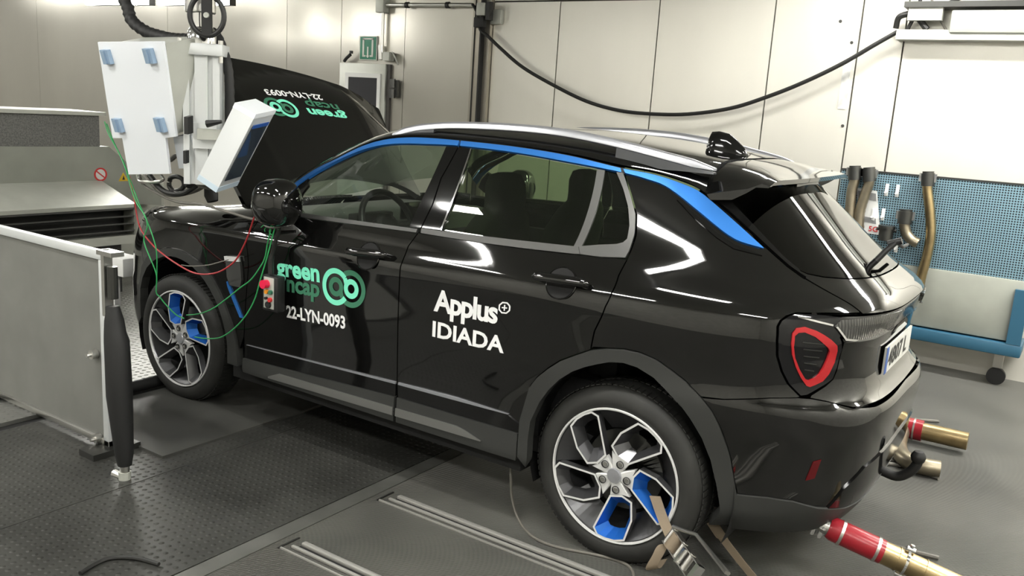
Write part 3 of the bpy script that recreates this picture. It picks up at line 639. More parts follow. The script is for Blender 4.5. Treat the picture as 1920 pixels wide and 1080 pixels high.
# aerial fin
zb = float(TZ(2.73, 0)); V = []; secs = [(2.645, .014, .015), (2.648, .034, .050), (2.658, .040, .078), (2.69, .041, .086), (2.735, .038, .084), (2.77, .030, .064), (2.81, .018, .036), (2.83, .006, .010)]
for x, w, h in secs:
    z0 = float(TZ(x, 0)) - .008
    for a, b in ((-1, 0), (-.92, .45), (-.62, .85), (-.25, 1), (.25, 1), (.62, .85), (.92, .45), (1, 0)): V.append((x, w * a, z0 + h * b + .004))
F = [(i * 8 + k, i * 8 + k + 1, (i + 1) * 8 + k + 1, (i + 1) * 8 + k) for i in range(len(secs) - 1) for k in range(7)] + [tuple(range(8))[::-1], tuple((len(secs) - 1) * 8 + k for k in range(8))]
link_mesh('aerial_fin', V, F, M['gloss'], car, angle=60)
# rear wiper
w = MB(); p0 = np.array(BB(4.194, 1.235)); nrm = np.array(BBN(4.1, 1.235))
wa, wb = at(1625, 490, 1, -.03), at(1664, 458, 1, .0)
w.tube([wa + (.03, 0, .0), (wa + wb) / 2 + (.03, 0, .01), wb + (.03, 0, .01)], [.013, .012, .010], 10)
w.cyl(wb + (.0, .01, .0), wb + (.05, .012, .02), .014); w.cyl(wa + (.03, 0, 0), wa + (.0, 0, .01), .012)
w.build('rear_wiper', M['black'], car)
MB().tube([wb + (.035, .0, .012), wb + (.035, .14, -.02), wb + (.02, .34, -.03)], .007, 8).build('wiper_blade', M['rubber'], car)

# ------------------------------------------------------------------ raised bonnet
TH = math.radians(52); HO = np.array([.45, 0, 1.15]); ES = np.array([-math.cos(TH), 0, math.sin(TH)]); EN = np.array([math.sin(TH), 0, math.cos(TH)])
def HD(s, t):
    s = np.asarray(s, float); t = np.asarray(t, float); s = s * (1 - .185 * t); a = np.abs(t) / .72
    h = .035 * (1 - np.minimum(a, 1.1) ** 2.4) - .03 * (np.clip(s, 0, 1) / .87) ** 3 - .02 * np.clip((s - .72 + .28 * a ** 2.2) / .16, 0, 1.2) ** 2 - .045 * np.clip((a - .60) / .40, 0, 1.2) ** 1.15
    h = h + .005 / (1 + np.exp(-(np.abs(t) - .40 - .06 * s) / .012)) * np.clip(1 - np.clip((a - .75) / .2, 0, 1), 0, 1)
    return HO + s[..., None] * ES + t[..., None] * np.array([0, 1., 0]) + h[..., None] * EN
def HDN(s, t):
    s = np.asarray(s, float); t = np.asarray(t, float)
    e = 3e-3; n = np.cross(HD(s, t + e) - HD(s, t - e), HD(s + e, t) - HD(s - e, t)); n /= np.linalg.norm(n, axis=-1, keepdims=True)
    return n * np.sign((n @ EN))[..., None]
def hsolve(px, py):
    q = np.array([.7, .1])
    def pj(v):
        w = (HD(np.array([v[0]]), np.array([v[1]]))[0] - CAM) @ RM; return np.array([960 + FPX * w[0] / -w[2], 540 - FPX * w[1] / -w[2]])
    for _ in range(25):
        r0 = pj(q) - np.array([px, py]); J = np.stack([(pj(q + d) - pj(q)) / 1e-4 for d in (np.array([1e-4, 0]), np.array([0, 1e-4]))], 1); q = q - .7 * np.linalg.solve(J, r0); q = np.clip(q, [-.1, -.82], [1.1, .82])
    return float(q[0]), float(q[1])
far_h = [hsolve(*p) for p in ((724, 218), (705, 200.5), (678, 182), (650, 166), (622, 155), (580, 142))]; mid_h = hsolve(510, 125)
hp = [(.0, -.70), (.13, -.717), (.33, -.724)] + [(s, -abs(t)) for s, t in far_h if abs(t) > .2] + [(max(far_h[-1][0], mid_h[0]) + .004, 0)]
hood_poly = [(.13 * (1 - (abs(t) / .70) ** 1.6), t) for t in (0, -.15, -.3, -.45, -.58)] + hp + [(s, -t) for s, t in hp[::-1][1:]] + [(.13 * (1 - (abs(t) / .70) ** 1.6), t) for t in (.58, .45, .3, .15)]
hood_poly = [tuple(q) for q in spline(hood_poly, 4, True)]
bonnet = patch('bonnet', hood_poly, HD, HDN, PT, car, t=.035, step=.03)
# ------------------------------------------------------------------ stickers
def arc(c, r, a0, a1, n=40): return [(c[0] + r * math.cos(math.radians(a0 + (a1 - a0) * i / n)), c[1] + r * math.sin(math.radians(a0 + (a1 - a0) * i / n))) for i in range(n + 1)]
def band(path, w):
    P = np.array(path); v = []; n = len(P)
    for i in range(n):
        t = P[min(i + 1, n - 1)] - P[max(i - 1, 0)]; t /= np.linalg.norm(t); q = np.array([-t[1], t[0]]); v += [P[i] + q * w / 2, P[i] - q * w / 2]
    return v, [(2 * i, 2 * i + 1, 2 * i + 3, 2 * i + 2) for i in range(n - 1)]
def loops():
    """two interlocked ring bands, unit: total height 1"""
    RB, RS, d, w = .425, .19, .275, .14
    out = []
    for sg in (1, -1):
        c1, c2 = (-d * sg, 0), (d * sg, 0)
        big = arc(c1, RB, -38, -322, 56) if sg == 1 else arc(c1, RB, 142, -142, 56)
        p = big[-1]; th0 = 150 if sg == 1 else -30
        small = arc(c2, RS, th0, th0 + 360, 48)
        out.append(band(big, w)); out.append(band([p, ((p[0] * .5 + small[0][0] * .5), (p[1] * .5 + small[0][1] * .5)), small[0]], w)); out.append(band(small, w))
    return out
def sticker_text(name, body, base0, base1, capref, height, F, FN, m, parent, bold=.014, up=None, spacing=1.):
    """base0 -> base1: surface parameters of the baseline's ends; capref: a letter whose height is 'height'"""
    v, f = text_mesh(body, bold, spacing); r, _ = text_mesh(capref, bold); sc = height / (r[:, 1].max() - min(0, r[:, 1].min() * 0))
    x0, x1 = v[:, 0].min(), v[:, 0].max(); b0, b1 = np.array(base0, float), np.array(base1, float); u = np.array(up if up is not None else (0, 1.), float)
    return decal(name, v, f, lambda x, y: b0 + (b1 - b0) * (x - x0) / (x1 - x0) + u * y * sc, F, FN, m, parent)
fd, rd = doors['f'][0], doors['r'][0]
sticker_text('green_lettering', 'green', hit(519.5, 514.5), hit(600, 528), 'n', .060, BB, BBN, M['mint'], fd, .034)
sticker_text('ncap_lettering', 'ncap', hit(538, 545), hit(600, 556.5), 'n', .057, BB, BBN, M['green'], fd, .034)
sticker_text('number_lettering', '22-LYN-0093', hit(538, 594), hit(648, 616), '0', .060, BB, BBN, M['white_vinyl'], fd, .030)
c = hit(645, 539.5); sz = .178
for i, (v, f) in enumerate(loops()):
    decal('loop_emblem', v, f, lambda x, y: (c[0] + x * sz * 1.0, c[1] + y * sz + x * .010), BB, BBN, M['mint'] if i < 3 else M['green'], fd, .0035 if i < 3 else .0025)
sticker_text('upper_lettering', 'Applus', hit(813.5, 581), hit(933, 606), 'l', .094, BB, BBN, M['white_vinyl'], rd, .030, spacing=.90)
sticker_text('lower_lettering', 'IDIADA', hit(811, 629.5), hit(945, 661.5), 'I', .067, BB, BBN, M['white_vinyl'], rd, .028)
pc = hit(946.5, 577)
rr = [(.8, .35), (.8, -.35), (.35, -.8), (-.35, -.8), (-.8, -.35), (-.8, .35), (-.35, .8), (.35, .8), (.8, .35)]
v, f = band(rr, .24); decal('plus_lettering', v, f, lambda x, y: (pc[0] + .031 * x, pc[1] + .027 * y + .003 * x), BB, BBN, M['white_vinyl'], rd)
for q in ([(-.42, 0), (.42, 0)], [(0, -.45), (0, .45)]):
    v, f = band(q, .2); decal('plus_lettering', v, f, lambda x, y: (pc[0] + .031 * x, pc[1] + .027 * y + .003 * x), BB, BBN, M['white_vinyl'], rd)
# the same sticker on the bonnet, reading from the front
def hpx(px, py, off=.035):
    d = RM @ np.array([(px - 960) / FPX, -(py - 540) / FPX, -1.]); k = ((HO + EN * off - CAM) @ EN) / (d @ EN); P = CAM + k * d - HO; return (float(P @ ES) / (1 - .185 * float(P[1])), float(P[1]))
sticker_text('number_lettering', '22-LYN-0093', hpx(603, 175.5), hpx(497, 163), '0', .042, HD, HDN, M['white_vinyl'], bonnet, .028, up=(-1., 0.1))
sticker_text('green_lettering', 'green', hpx(650, 211), hpx(575.5, 201.5), 'n', .042, HD, HDN, M['mint'], bonnet, .034, up=(-1., 0.1))
sticker_text('ncap_lettering', 'ncap', hpx(634, 194), hpx(571, 186), 'n', .040, HD, HDN, M['green'], bonnet, .022, up=(-1., 0.1))
hc = hpx(530, 200)
for i, (v, f) in enumerate(loops()):
    decal('loop_emblem', v, f, lambda x, y: (hc[0] - y * .13, hc[1] - x * .15), HD, HDN, M['mint'] if i < 3 else M['green'], bonnet, .0035 if i < 3 else .0025)
# ------------------------------------------------------------------ door handles
def handle(a, b, door, rec):
    pa, pb = np.array(BB(*a)), np.array(BB(*b)); na = np.array(BBN(*a)); ax = pb - pa; L = np.linalg.norm(ax); ax /= L; upv = np.cross(na, ax); upv *= np.sign(upv[2]); v = []; N = 17
    for i in range(N):
        s = i / (N - 1); w = .017 * (1 - abs(2 * s - 1) ** 8) ** .5 + .001; o = pa + ax * L * s + na * (.034 + .008 * math.sin(PI * s))
        for k in range(12):
            t = 2 * PI * k / 12; v.append(o + upv * w * math.cos(t) + na * .012 * math.sin(t) * (w / .018))
    F = [(i * 12 + k, i * 12 + (k + 1) % 12, (i + 1) * 12 + (k + 1) % 12, (i + 1) * 12 + k) for i in range(N - 1) for k in range(12)] + [tuple(range(12)), tuple((N - 1) * 12 + k for k in range(12))[::-1]]
    h = link_mesh('door_handle', v, F, M['paint'], door, angle=60)
    for s in (.12, .88):
        q = pa + ax * L * s; MB().cyl(q - na * .01, q + na * .034, .013).build('handle_stem', M['gloss'], door)
    cu = ((a[0] + b[0]) / 2 + rec, (a[1] + b[1]) / 2 - .006); q = np.array(BB(*cu)); n = np.array(BBN(*cu))
    MB().lathe([(.062, .0005), (.060, .003), (.050, .0035), (.02, .002), (.001, .002)], q, n).build('handle_recess', M['dark'], door)
    MB().lathe([(.060, .001), (.063, .004), (.066, .001)], q, n).build('recess_rim', M['paint'], door)
handle(hit(655.5, 474), hit(735, 482.5), fd, -.01); handle(hit(1004, 521), hit(1110, 536.5), rd, -.01)
# ------------------------------------------------------------------ mirrors
for sg in (-1, 1):
    c = np.array([.995, -1.02, 1.228]); V = []; n1, n2 = 28, 18
    for j in range(n2 + 1):
        ph = -PI / 2 + PI * j / n2
        for i in range(n1):
            th = 2 * PI * i / n1; e = .8
            sx = lambda q: math.copysign(abs(q) ** e, q)
            x = .092 * sx(math.cos(ph)) * sx(math.cos(th)); y = .105 * sx(math.cos(ph)) * sx(math.sin(th)); z = (.118 if ph > 0 else .105) * sx(math.sin(ph))
            V.append((c[0] + x + .15 * y, sg * -1 * (c[1] + y), c[2] + z))
    F = [(j * n1 + i, j * n1 + (i + 1) % n1, (j + 1) * n1 + (i + 1) % n1, (j + 1) * n1 + i) for j in range(n2) for i in range(n1)]
    mir = link_mesh('side_mirror', V, F, M['paint'], car, smooth=True)
    if sg == -1: pass
    sharp(mir.data, 80)
    MB().lathe([(.001, .0), (.040, .0), (.045, -.004)], (c[0] + .088, sg * -1 * (c[1]), c[2]), (1, 0, 0)).build('mirror_glass', M['gloss'], mir)
    MB().tube([(c[0] - .01, sg * -1 * (c[1] + .06), c[2] - .06), (c[0] - .05, sg * -1 * (c[1] + .18), c[2] - .07)], [.05, .035], 12).build('mirror_stalk', M['gloss'], mir)
    MB().tube(spline([(c[0] + .07 * math.cos(t), sg * -1 * (c[1] - .0 + 0.10 * math.sin(t)), c[2] - .018) for t in np.linspace(-2.6, 2.6, 16)], 2), .006, 6).build('mirror_seam', M['rubber'], mir)
# ------------------------------------------------------------------ wheels
def make_wheel(cx, cy, rot, near, name='wheel'):
    """wheel whose outer face looks towards -y (near) or +y"""
    sg = 1 if near else -1; C = np.array([cx, cy, .352])
    def W(r, th, d): return (C[0] + r * math.cos(th), C[1] + sg * d, C[2] + r * math.sin(th))
    ax = (0, sg, 0)                         # d grows inwards (away from the viewer)
    prof = [(.268, .20), (.30, .212), (.335, .208), (.354, .19), (.359, .15), (.360, .10), (.359, .055), (.352, .022), (.335, .006), (.310, -.002), (.288, .0), (.274, .008), (.268, .02), (.262, .03), (.262, .19)]
    root = MB().lathe(prof, C, ax, 72).build(name, M['tyre'], car, angle=60)
    for d0, d1, o in ((.030, .075, .0), (.135, .18, .5)):
        g = MB()
        for k in range(90):
            t = 2 * PI * k / 90
            tt = t + o * 2 * PI / 90; r = .3605
            g.obox(C + np.array([r * math.cos(tt), sg * (d0 + d1) / 2, r * math.sin(tt)]), np.array([math.cos(tt), 0, math.sin(tt)]) * .004, np.array([0, 1, 0]) * (d1 - d0), np.array([-math.sin(tt), 0, math.cos(tt)]) * .017)
        g.build('tread_band', M['tyre'], root, False)
    MB().lathe([(.274, .006), (.271, .000), (.266, .001), (.263, .010)], C, ax, 96).build('rim_lip', M['silver'], root)
    MB().lathe([(.263, .008), (.250, .035), (.235, .10), (.232, .19)], C, ax, 72).build('rim_barrel', M['wheeldark'], root)
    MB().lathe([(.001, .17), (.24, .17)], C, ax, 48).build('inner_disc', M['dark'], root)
    MB().lathe([(.06, .105), (.165, .105), (.167, .112), (.165, .125), (.06, .125)], C, ax, 64).build('brake_disc', M['darksteel'], root)
    cal = MB()
    for t in np.linspace(.35, .95, 7): cal.obox(np.array(W(.155, t, .09)), np.array([math.cos(t), 0, math.sin(t)]) * .07, np.array([0, .07, 0]), np.array([-math.sin(t), 0, math.cos(t)]) * .02)
    cal.build('brake_caliper', M['darksteel'], root, False)
    # spoke pockets
    pol = [(263, .083), (302, .080), (317, .121), (302, .185), (287, .258), (277, .2655), (268, .267), (260, .266), (254, .243)]
    P0 = np.array([(r * math.cos(math.radians(a)), r * math.sin(math.radians(a))) for a, r in pol])
    body = MB(); face = MB(); blue_mb = MB(); darkp = MB()
    hubd = .004
    for k in range(5):
        a = math.radians(72 * k + rot); cs, sn = math.cos(a), math.sin(a); RT = np.array([[cs, -sn], [sn, cs]])
        O = np.array(dense([tuple(q) for q in P0], .02)) ; 
        I = np.array(shrink([tuple(q) for q in P0], 0.0155)); O = P0; cen = I.mean(0)
        Hn = cen + (I - cen) * .60 + np.array([0, .0]); n = len(O)
        Or, Ir, Hr = O @ RT.T, I @ RT.T, Hn @ RT.T
        dep = lambda q: .002 + .016 * (1 - min(1, np.linalg.norm(q) / .265)) ** 1.0
        vO = [(C[0] + q[0], C[1] + sg * dep(q), C[2] + q[1]) for q in Or]; vI = [(C[0] + q[0], C[1] + sg * dep(q), C[2] + q[1]) for q in Ir]
        vO2 = [(C[0] + q[0], C[1] + sg * (dep(q) + .035), C[2] + q[1]) for q in Or]
        MB().add(vO + vI, [(i, (i + 1) % n, (i + 1) % n + n, i + n) for i in range(n)]).add(vO + vO2, [(i, i + n, (i + 1) % n + n, (i + 1) % n) for i in range(n)], 1).build('spoke', [M['silver'], M['wheeldark']], root, False)
        vH = [(C[0] + q[0], C[1] + sg * (dep(q) + .050), C[2] + q[1]) for q in Hr]
        pk = MB().add(vI + vH, [(i, (i + 1) % n, (i + 1) % n + n, i + n) for i in range(n)]).build('spoke_pocket', M['bluewheel'] if k in (0, 1) else M['wheeldark'], root, False)
        if k in (0, 1): pk['label'] = 'blue spoke pocket'
        # wall of the rim between pockets
        t0, t1 = math.radians(326 - 72 + 72 * k + rot + 33 + 0), math.radians(326 + 72 * k + rot - 0)
        v = []
        for t in np.linspace(t0, t1, 8): v += [W(.262, t, .012), W(.175, t, .085)]
        MB().add(v, [(2 * i, 2 * i + 1, 2 * i + 3, 2 * i + 2) for i in range(7)]).build('rim_well', M['wheeldark'], root, False)
    # hub plate: star between the pockets' inner edges
    star = []
    for k in range(5):
        for a, r in ((263, .083), (302, .080), (317, .100)): 
            t = math.radians(a + 72 * k + rot); star.append((C[0] + r * math.cos(t), C[1] + sg * .0165, C[2] + r * math.sin(t)))
        t = math.radians(326 + 72 * k + rot); star.append((C[0] + .040 * math.cos(t), C[1] + sg * .020, C[2] + .040 * math.sin(t)))
    n = len(star); cen = (C[0], C[1] + sg * .016, C[2]); back = [(x, y + sg * .02, z) for x, y, z in star]
    MB().add(star + [cen] + back, [(i, (i + 1) % n, n) for i in range(n)] + [(i, i + n + 1, (i + 1) % n + n + 1, (i + 1) % n) for i in range(n)]).build('hub_plate', M['silver'], root, False)
    MB().lathe([(.001, -.004), (.028, -.003), (.031, .002), (.031, .02)], (C[0], C[1] + sg * .012, C[2]), ax, 36).build('hub_cap', M['railgrey'], root)
    for k in range(5):
        t = math.radians(283 + 72 * k + rot); q = np.array(W(.056, t, .0))
        MB().lathe([(.0155, .0145), (.0155, .010), (.0135, .012), (.0130, .03), (.001, .03)], q, ax, 20).build('lug_recess', M['black'], root)
        MB().cyl(q + np.array([0, sg * .008, 0]), q + np.array([0, sg * .028, 0]), .0085, n=6).build('lug_nut', M['steel'], root)
    return root
make_wheel(2.734, -.858, 0, True); make_wheel(0, -.850, 108, True); make_wheel(2.734, .858, 30, False); make_wheel(0, .85, 60, False)
# wheel housings, underbody, cabin
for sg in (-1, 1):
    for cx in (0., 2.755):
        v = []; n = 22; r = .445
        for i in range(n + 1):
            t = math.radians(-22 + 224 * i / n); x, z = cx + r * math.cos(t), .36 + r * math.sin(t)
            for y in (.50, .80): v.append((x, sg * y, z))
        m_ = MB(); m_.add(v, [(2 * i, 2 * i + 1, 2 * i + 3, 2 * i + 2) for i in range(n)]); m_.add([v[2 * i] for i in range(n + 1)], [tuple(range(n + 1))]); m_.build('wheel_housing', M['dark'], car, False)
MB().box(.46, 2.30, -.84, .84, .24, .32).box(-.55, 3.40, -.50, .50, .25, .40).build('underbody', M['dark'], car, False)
MB().box(2.35, 3.38, -.50, .50, .40, 1.08).build('boot_floor', M['interior'], car, False)
MB().box(-.55, .30, -.50, .50, .40, .85).box(.30, .46, -.66, .66, .40, 1.05).build('engine_bay', M['dark'], car, False)
MB().box(.50, 2.35, -.78, .78, .32, .40).box(.50, 2.35, -.80, -.75, .4, 1.02).box(.50, 2.35, .75, .80, .4, 1.02).build('cabin_floor', M['interior'], car, False)
dash = MB(); dash.prism([(.25, .95), (.25, 1.09), (.70, 1.105), (.88, 1.115), (1.00, 1.10), (1.02, 1.02), (.95, .9), (.9, .70)], (0, -.70, 0), (1, 0, 0), (0, 0, 1), (0, 1.40, 0)); dash.build('dashboard', M['dash'], car)
MB().box(.955, 1.02, -.52, -.24, 1.09, 1.15, bev=.01).build('instrument_hood', M['interior'], car)
MB().box(.99, 1.0, -.16, .16, 1.06, 1.19, bev=.004).build('centre_screen', M['lampdark'], car)
sc_, ax_ = np.array([1.11, -.38, 1.095]), np.array([-.90, 0, -.42]); a_, b_, d_ = frame_from(ax_)
sw = MB().tube([sc_ + .185 * (math.cos(t) * a_ + math.sin(t) * b_) for t in np.linspace(0, 2 * PI, 40)[:-1]], .016, 10, closed=True).build('steering_wheel', M['black'], car)
MB().lathe([(.001, -.02), (.06, -.015), (.075, .01), (.06, .04), (.04, .2)], sc_, ax_, 20).build('wheel_boss', M['interior'], sw)
for t in (0, PI, 1.5 * PI): MB().tube([sc_ + .05 * (math.cos(t) * a_ + math.sin(t) * b_), sc_ + .18 * (math.cos(t) * a_ + math.sin(t) * b_)], .016, 8).build('wheel_spoke', M['black'], sw)
def seat(cx, cy, w=.27):
    V = []; secs = [(cx - .06, .62, .26, .10), (cx - .02, .75, .27, .10), (cx + .03, .95, .27, .09), (cx + .08, 1.12, .25, .08), (cx + .11, 1.22, .19, .07), (cx + .125, 1.27, .12, .06), (cx + .13, 1.31, .125, .06), (cx + .125, 1.38, .125, .055), (cx + .12, 1.425, .10, .04), (cx + .12, 1.435, .05, .02)]; n = 16
    for x, z, hw, ht in secs:
        for k in range(n):
            t = 2 * PI * k / n; V.append((x + ht * math.copysign(abs(math.cos(t)) ** .6, math.cos(t)), cy + hw * w / .27 * math.copysign(abs(math.sin(t)) ** .6, math.sin(t)), z))
    F = [(i * n + k, i * n + (k + 1) % n, (i + 1) * n + (k + 1) % n, (i + 1) * n + k) for i in range(len(secs) - 1) for k in range(n)] + [tuple(range(n)), tuple((len(secs) - 1) * n + k for k in range(n))[::-1]]
    s = link_mesh('seat', V, F, M['seat'], car, smooth=True)
    MB().box(cx - .50, cx + .02, cy - .26, cy + .26, .45, .66, bev=.05).build('seat_cushion', M['seat'], s)
seat(1.70, -.38); seat(1.70, .38)
for y in (-.42, 0, .42): seat(2.56, y, .2)
MB().box(2.50, 2.60, -.62, .62, .5, 1.16, bev=.03).build('rear_bench', M['seat'], car)
# tow hook, exhaust
tb = at(1721, 862, 1, .02)
MB().tube(spline([(3.30, .02, .30), (3.46, .02, .275), tuple(at(1640, 880, 1, .02)), tuple(at(1680, 893, 1, .02)), tuple(at(1705, 885, 1, .02)), tuple(at(1718, 872, 1, .02)), tuple(tb)], 6), .020, 14).build('tow_bar', M['rubber'], car)
MB().lathe([(.001, .03), (.018, .026), (.028, .012), (.030, 0), (.026, -.014), (.018, -.025)], tb + (0, 0, .01), (0, 0, 1), 24).build('tow_ball', M['rubber'], car)
# ------------------------------------------------------------------ the hall: floor, walls, ceiling
def steel_wall(name, base, rough, metal, wav, wsc):
    m = mat(name, base, rough, metal, .5, var=.05, vscale=1.2, stretch=(1, 1, .25))
    nt = m.node_tree; b = nt.nodes['Principled BSDF']; tc = nt.nodes.new('ShaderNodeTexCoord')
    n1 = nt.nodes.new('ShaderNodeTexNoise'); n1.inputs['Scale'].default_value = wsc; n1.inputs['Detail'].default_value = 2
    bp = nt.nodes.new('ShaderNodeBump'); bp.inputs['Strength'].default_value = wav; bp.inputs['Distance'].default_value = .02
    nt.links.new(tc.outputs['Object'], n1.inputs['Vector']); nt.links.new(n1.outputs['Fac'], bp.inputs['Height']); nt.links.new(bp.outputs['Normal'], b.inputs['Normal'])
    return m
M['wallR'] = steel_wall('cream_steel_panel', (.80, .775, .70), .34, .45, .35, 1.6)  # same steel made lighter: bright reflected light painted into its colour
M['wallL'] = steel_wall('grey_steel_panel', (.56, .54, .48), .30, .75, .40, 1.4)
M['seam'] = mat('dark_panel_seam', (.06, .055, .05), .6)
M['ceil'] = mat('ceiling_sheet', (.45, .45, .42), .6)
M['sidewall'] = mat('pale_side_wall', (.55, .54, .49), .55, var=.1)
WY = 3.5
def struct(o): o['kind'] = 'structure'; return o
def floor_mat(name, c, rough, bump, var):
    return mat(name, c, rough, 0., .5, bump=bump, bscale=9, bdist=.004, var=var, vscale=3, rvar=.08)
M['plate'] if False else None
M['floorplate'] = mat('dark_tread_plate', (.056, .056, .051), .45, .35, .5, var=.35, vscale=2.2, rvar=.1)
def studs(m, sc, dist, lo=.28):
    nt = m.node_tree; b = nt.nodes['Principled BSDF']; tc = nt.nodes.new('ShaderNodeTexCoord')
    vo = nt.nodes.new('ShaderNodeTexVoronoi'); vo.inputs['Scale'].default_value = sc; vo.inputs['Randomness'].default_value = .12
    mr = nt.nodes.new('ShaderNodeMapRange'); mr.inputs['From Min'].default_value = 0.; mr.inputs['From Max'].default_value = lo; mr.inputs['To Min'].default_value = 1; mr.inputs['To Max'].default_value = 0
    bp = nt.nodes.new('ShaderNodeBump'); bp.inputs['Strength'].default_value = 1.; bp.inputs['Distance'].default_value = dist
    nt.links.new(tc.outputs['Object'], vo.inputs['Vector']); nt.links.new(vo.outputs['Distance'], mr.inputs['Value']); nt.links.new(mr.outputs['Result'], bp.inputs['Height']); nt.links.new(bp.outputs['Normal'], b.inputs['Normal'])
studs(M['floorplate'], 26, .004)
M['floorlight'] = mat('pale_tread_plate', (.20, .20, .185), .4, .4, .5, var=.2, vscale=3); studs(M['floorlight'], 22, .005)
M['floormat'] = mat('ribbed_rubber_mat', (.108, .106, .094), .34, 0., .5, var=.25, vscale=2.5, rvar=.06); wave_bump(M['floormat'], 'X', 38, .006, 1., rotz=math.radians(62))
M['floorstrip'] = mat('metal_floor_strip', (.17, .17, .155), .32, .5, .5, var=.2, vscale=6)
M['floorsmooth'] = mat('smooth_floor_sheet', (.066, .066, .06), .5, .1, .5, var=.25, vscale=3, bump=.2, bscale=60, bdist=.001)
struct(MB().box(-14, 6.5, -6.5, WY, -.12, -.02).build('floor', M['dark'], None, False))
def plates(name, rects, m, z=0.): 
    b = MB()
    for x0, x1, y0, y1 in rects: b.box(x0, x1, y0, y1, -.02, z)
    return struct(b.build(name, m, None, False))
plates('floor_plates', [(.802, 1.575, -6.5, WY), (-.20, .797, -6.5, WY)], M['floorplate'])
plates('floor_pale_plates', [(-14, -.30, -6.5, WY)], M['floorlight'])
plates('floor_strip', [(1.582, 1.662, -6.5, WY)], M['floorstrip'])
plates('floor_mat', [(1.668, 6.5, -6.5, WY)], M['floormat'])
struct(MB().box(-.19, .656, -1.404, 1.6, 0, .012).build('floor_cover_plate', M['floorsmooth'], None, False))
tag(MB().cyl((-.25, -1.28, .04), (-.25, 1.5, .04), .035, n=20).build('roller_edge_bar', M['black'], None), 'black round bar on the floor in front of the front wheel', 'bar')
for k, (y0, lab) in enumerate(((-.985, 'long metal slot rail in the rubber mat nearest the rear wheel'), (-1.545, 'long metal slot rail in the rubber mat further from the car'))):
    o = empty('floor_slot_rail', (1.765, y0, 0)); L = 2.2
    MB().box(0, L, -.012, .012, 0, .016, bev=.004).build('rail', M['railsteel'], o)
    MB().box(0, L, -.030, -.014, 0, .004).build('slot_gap', M['dark'], o, False)
    MB().box(-.02, L, -.046, -.032, 0, .012, bev=.003).build('rail', M['railsteel'], o)
    MB().box(-.05, L, -.075, -.068, 0, .006).build('edge_strip', M['railsteel'], o, False)
    MB().box(-.06, -.052, -.08, .03, 0, .004).build('edge_strip', M['darksteel'], o, False)
    tag(o, lab, 'floor rail', 'slot rails in the floor mat')
# back wall: panels with dark joints
def wx(px, py=110): return float(at(px, py, 1, WY)[0])
seams = [-14., -9.5, -6.3, wx(538, 57), wx(640, 60), wx(757, 130)]
colL, colR = wx(886, 110), wx(921, 110)
bL = MB()
edges = seams + [colL]
for a, b in zip(edges[:-1], edges[1:]): bL.box(a + .003, b - .003, WY, WY + .05, 0, 3.35)
struct(bL.build('wall_back', M['wallL'], None, False))
rs = [colR, wx(1044), wx(1228), wx(1443, 110), wx(1606), wx(1684, 150), 4.1, 5.1, 6.5]; bR = MB()
for a, b in zip(rs[:-1], rs[1:]):
    bR.box(a + .006, b - .006, WY, WY + .05, 0, 2.735); bR.box(a + .006, b - .006, WY, WY + .05, 2.75, 3.35)
struct(bR.build('wall_back_pale', M['wallR'], None, False))
struct(MB().box(-14, 6.5, WY + .04, WY + .1, 0, 3.35).build('wall_back_joints', M['seam'], None, False))
bz = MB()
for px, py in ((1597, 80), (1580, 236), (1576, 40)): 
    p = at(px, py, 1, WY); bz.cyl(p + (0, -.006, 0), p + (0, .004, 0), .012, n=12)
struct(bz.build('wall_back_bolts', M['darksteel'], None))
struct(MB().box(6.5, 6.6, -6.5, WY, 0, 3.35).build('wall_right', M['sidewall'], None, False))
struct(MB().box(-14.1, -14, -6.5, WY, 0, 3.35).build('wall_left', M['sidewall'], None, False))
struct(MB().box(-14, 6.5, -6.6, -6.5, 0, 3.35).build('wall_front', M['sidewall'], None, False))
struct(MB().box(-14, 6.5, -6.5, WY, 3.35, 3.45).build('ceiling', M['ceil'], None, False))
# steel column between the grey panels and those coloured as brighter lit
cb = MB(); w = colR - colL
cb.box(colL, colL + w * .34, WY - .03, WY + .05, 0, 3.35).box(colL + w * .40, colL + w * .66, WY - .10, WY + .05, 0, 3.35).box(colL + w * .74, colL + w * 1.0, WY - .05, WY + .05, 0, 3.35)
struct(cb.build('column_trim', mat('column_steel', (.42, .39, .33), .3, .8), None, False))
struct(MB().box(colL + w * .36, colL + w * .40, WY - .11, WY, 0, 3.35).box(colL + w * .66, colL + w * .74, WY - .11, WY, 0, 3.35).build('column_seal', M['rubber'], None, False))
# door with a window
d0, d1, dz = wx(643, 118), wx(729, 118), float(at(690, 119, 1, WY - .05)[2])
dr = struct(MB().box(d0, d1, WY - .05, WY, .02, dz, bev=.006).build('door_1', M['palegrey'], None))
q0, q1 = at(654, 144, 1, WY - .055), at(708, 146, 1, WY - .055)
wf = MB(); x0, x1, zt = q0[0], q1[0], q0[2]; 
for a in ((x0 - .045, x1 + .045, zt, zt + .045), (x0 - .045, x0, 1.05, zt), (x1, x1 + .045, 1.05, zt), (x0 - .045, x1 + .045, 1.005, 1.05)): wf.box(a[0], a[1], WY - .065, WY - .049, a[2], a[3])
wf.build('window_frame', M['paper'], dr, False); MB().box(x0, x1, WY - .056, WY - .049, 1.05, zt).build('window_pane', M['darkwin'], dr, False)
MB().box(d1 + .01, d1 + .05, WY - .03, WY + .001, .02, dz).build('door_gap', M['seam'], dr, False)
p = at(736, 166, 1, WY - .06); hg = MB().cyl(p + (0, 0, -.10), p + (0, 0, -.01), .03, n=16).cyl(p + (0, 0, .01), p + (0, 0, .10), .03, n=16).box(p[0] - .06, p[0] + .06, WY - .05, WY - .02, p[2] - .09, p[2] + .09); hg.build('door_hinge', M['darksteel'], dr)
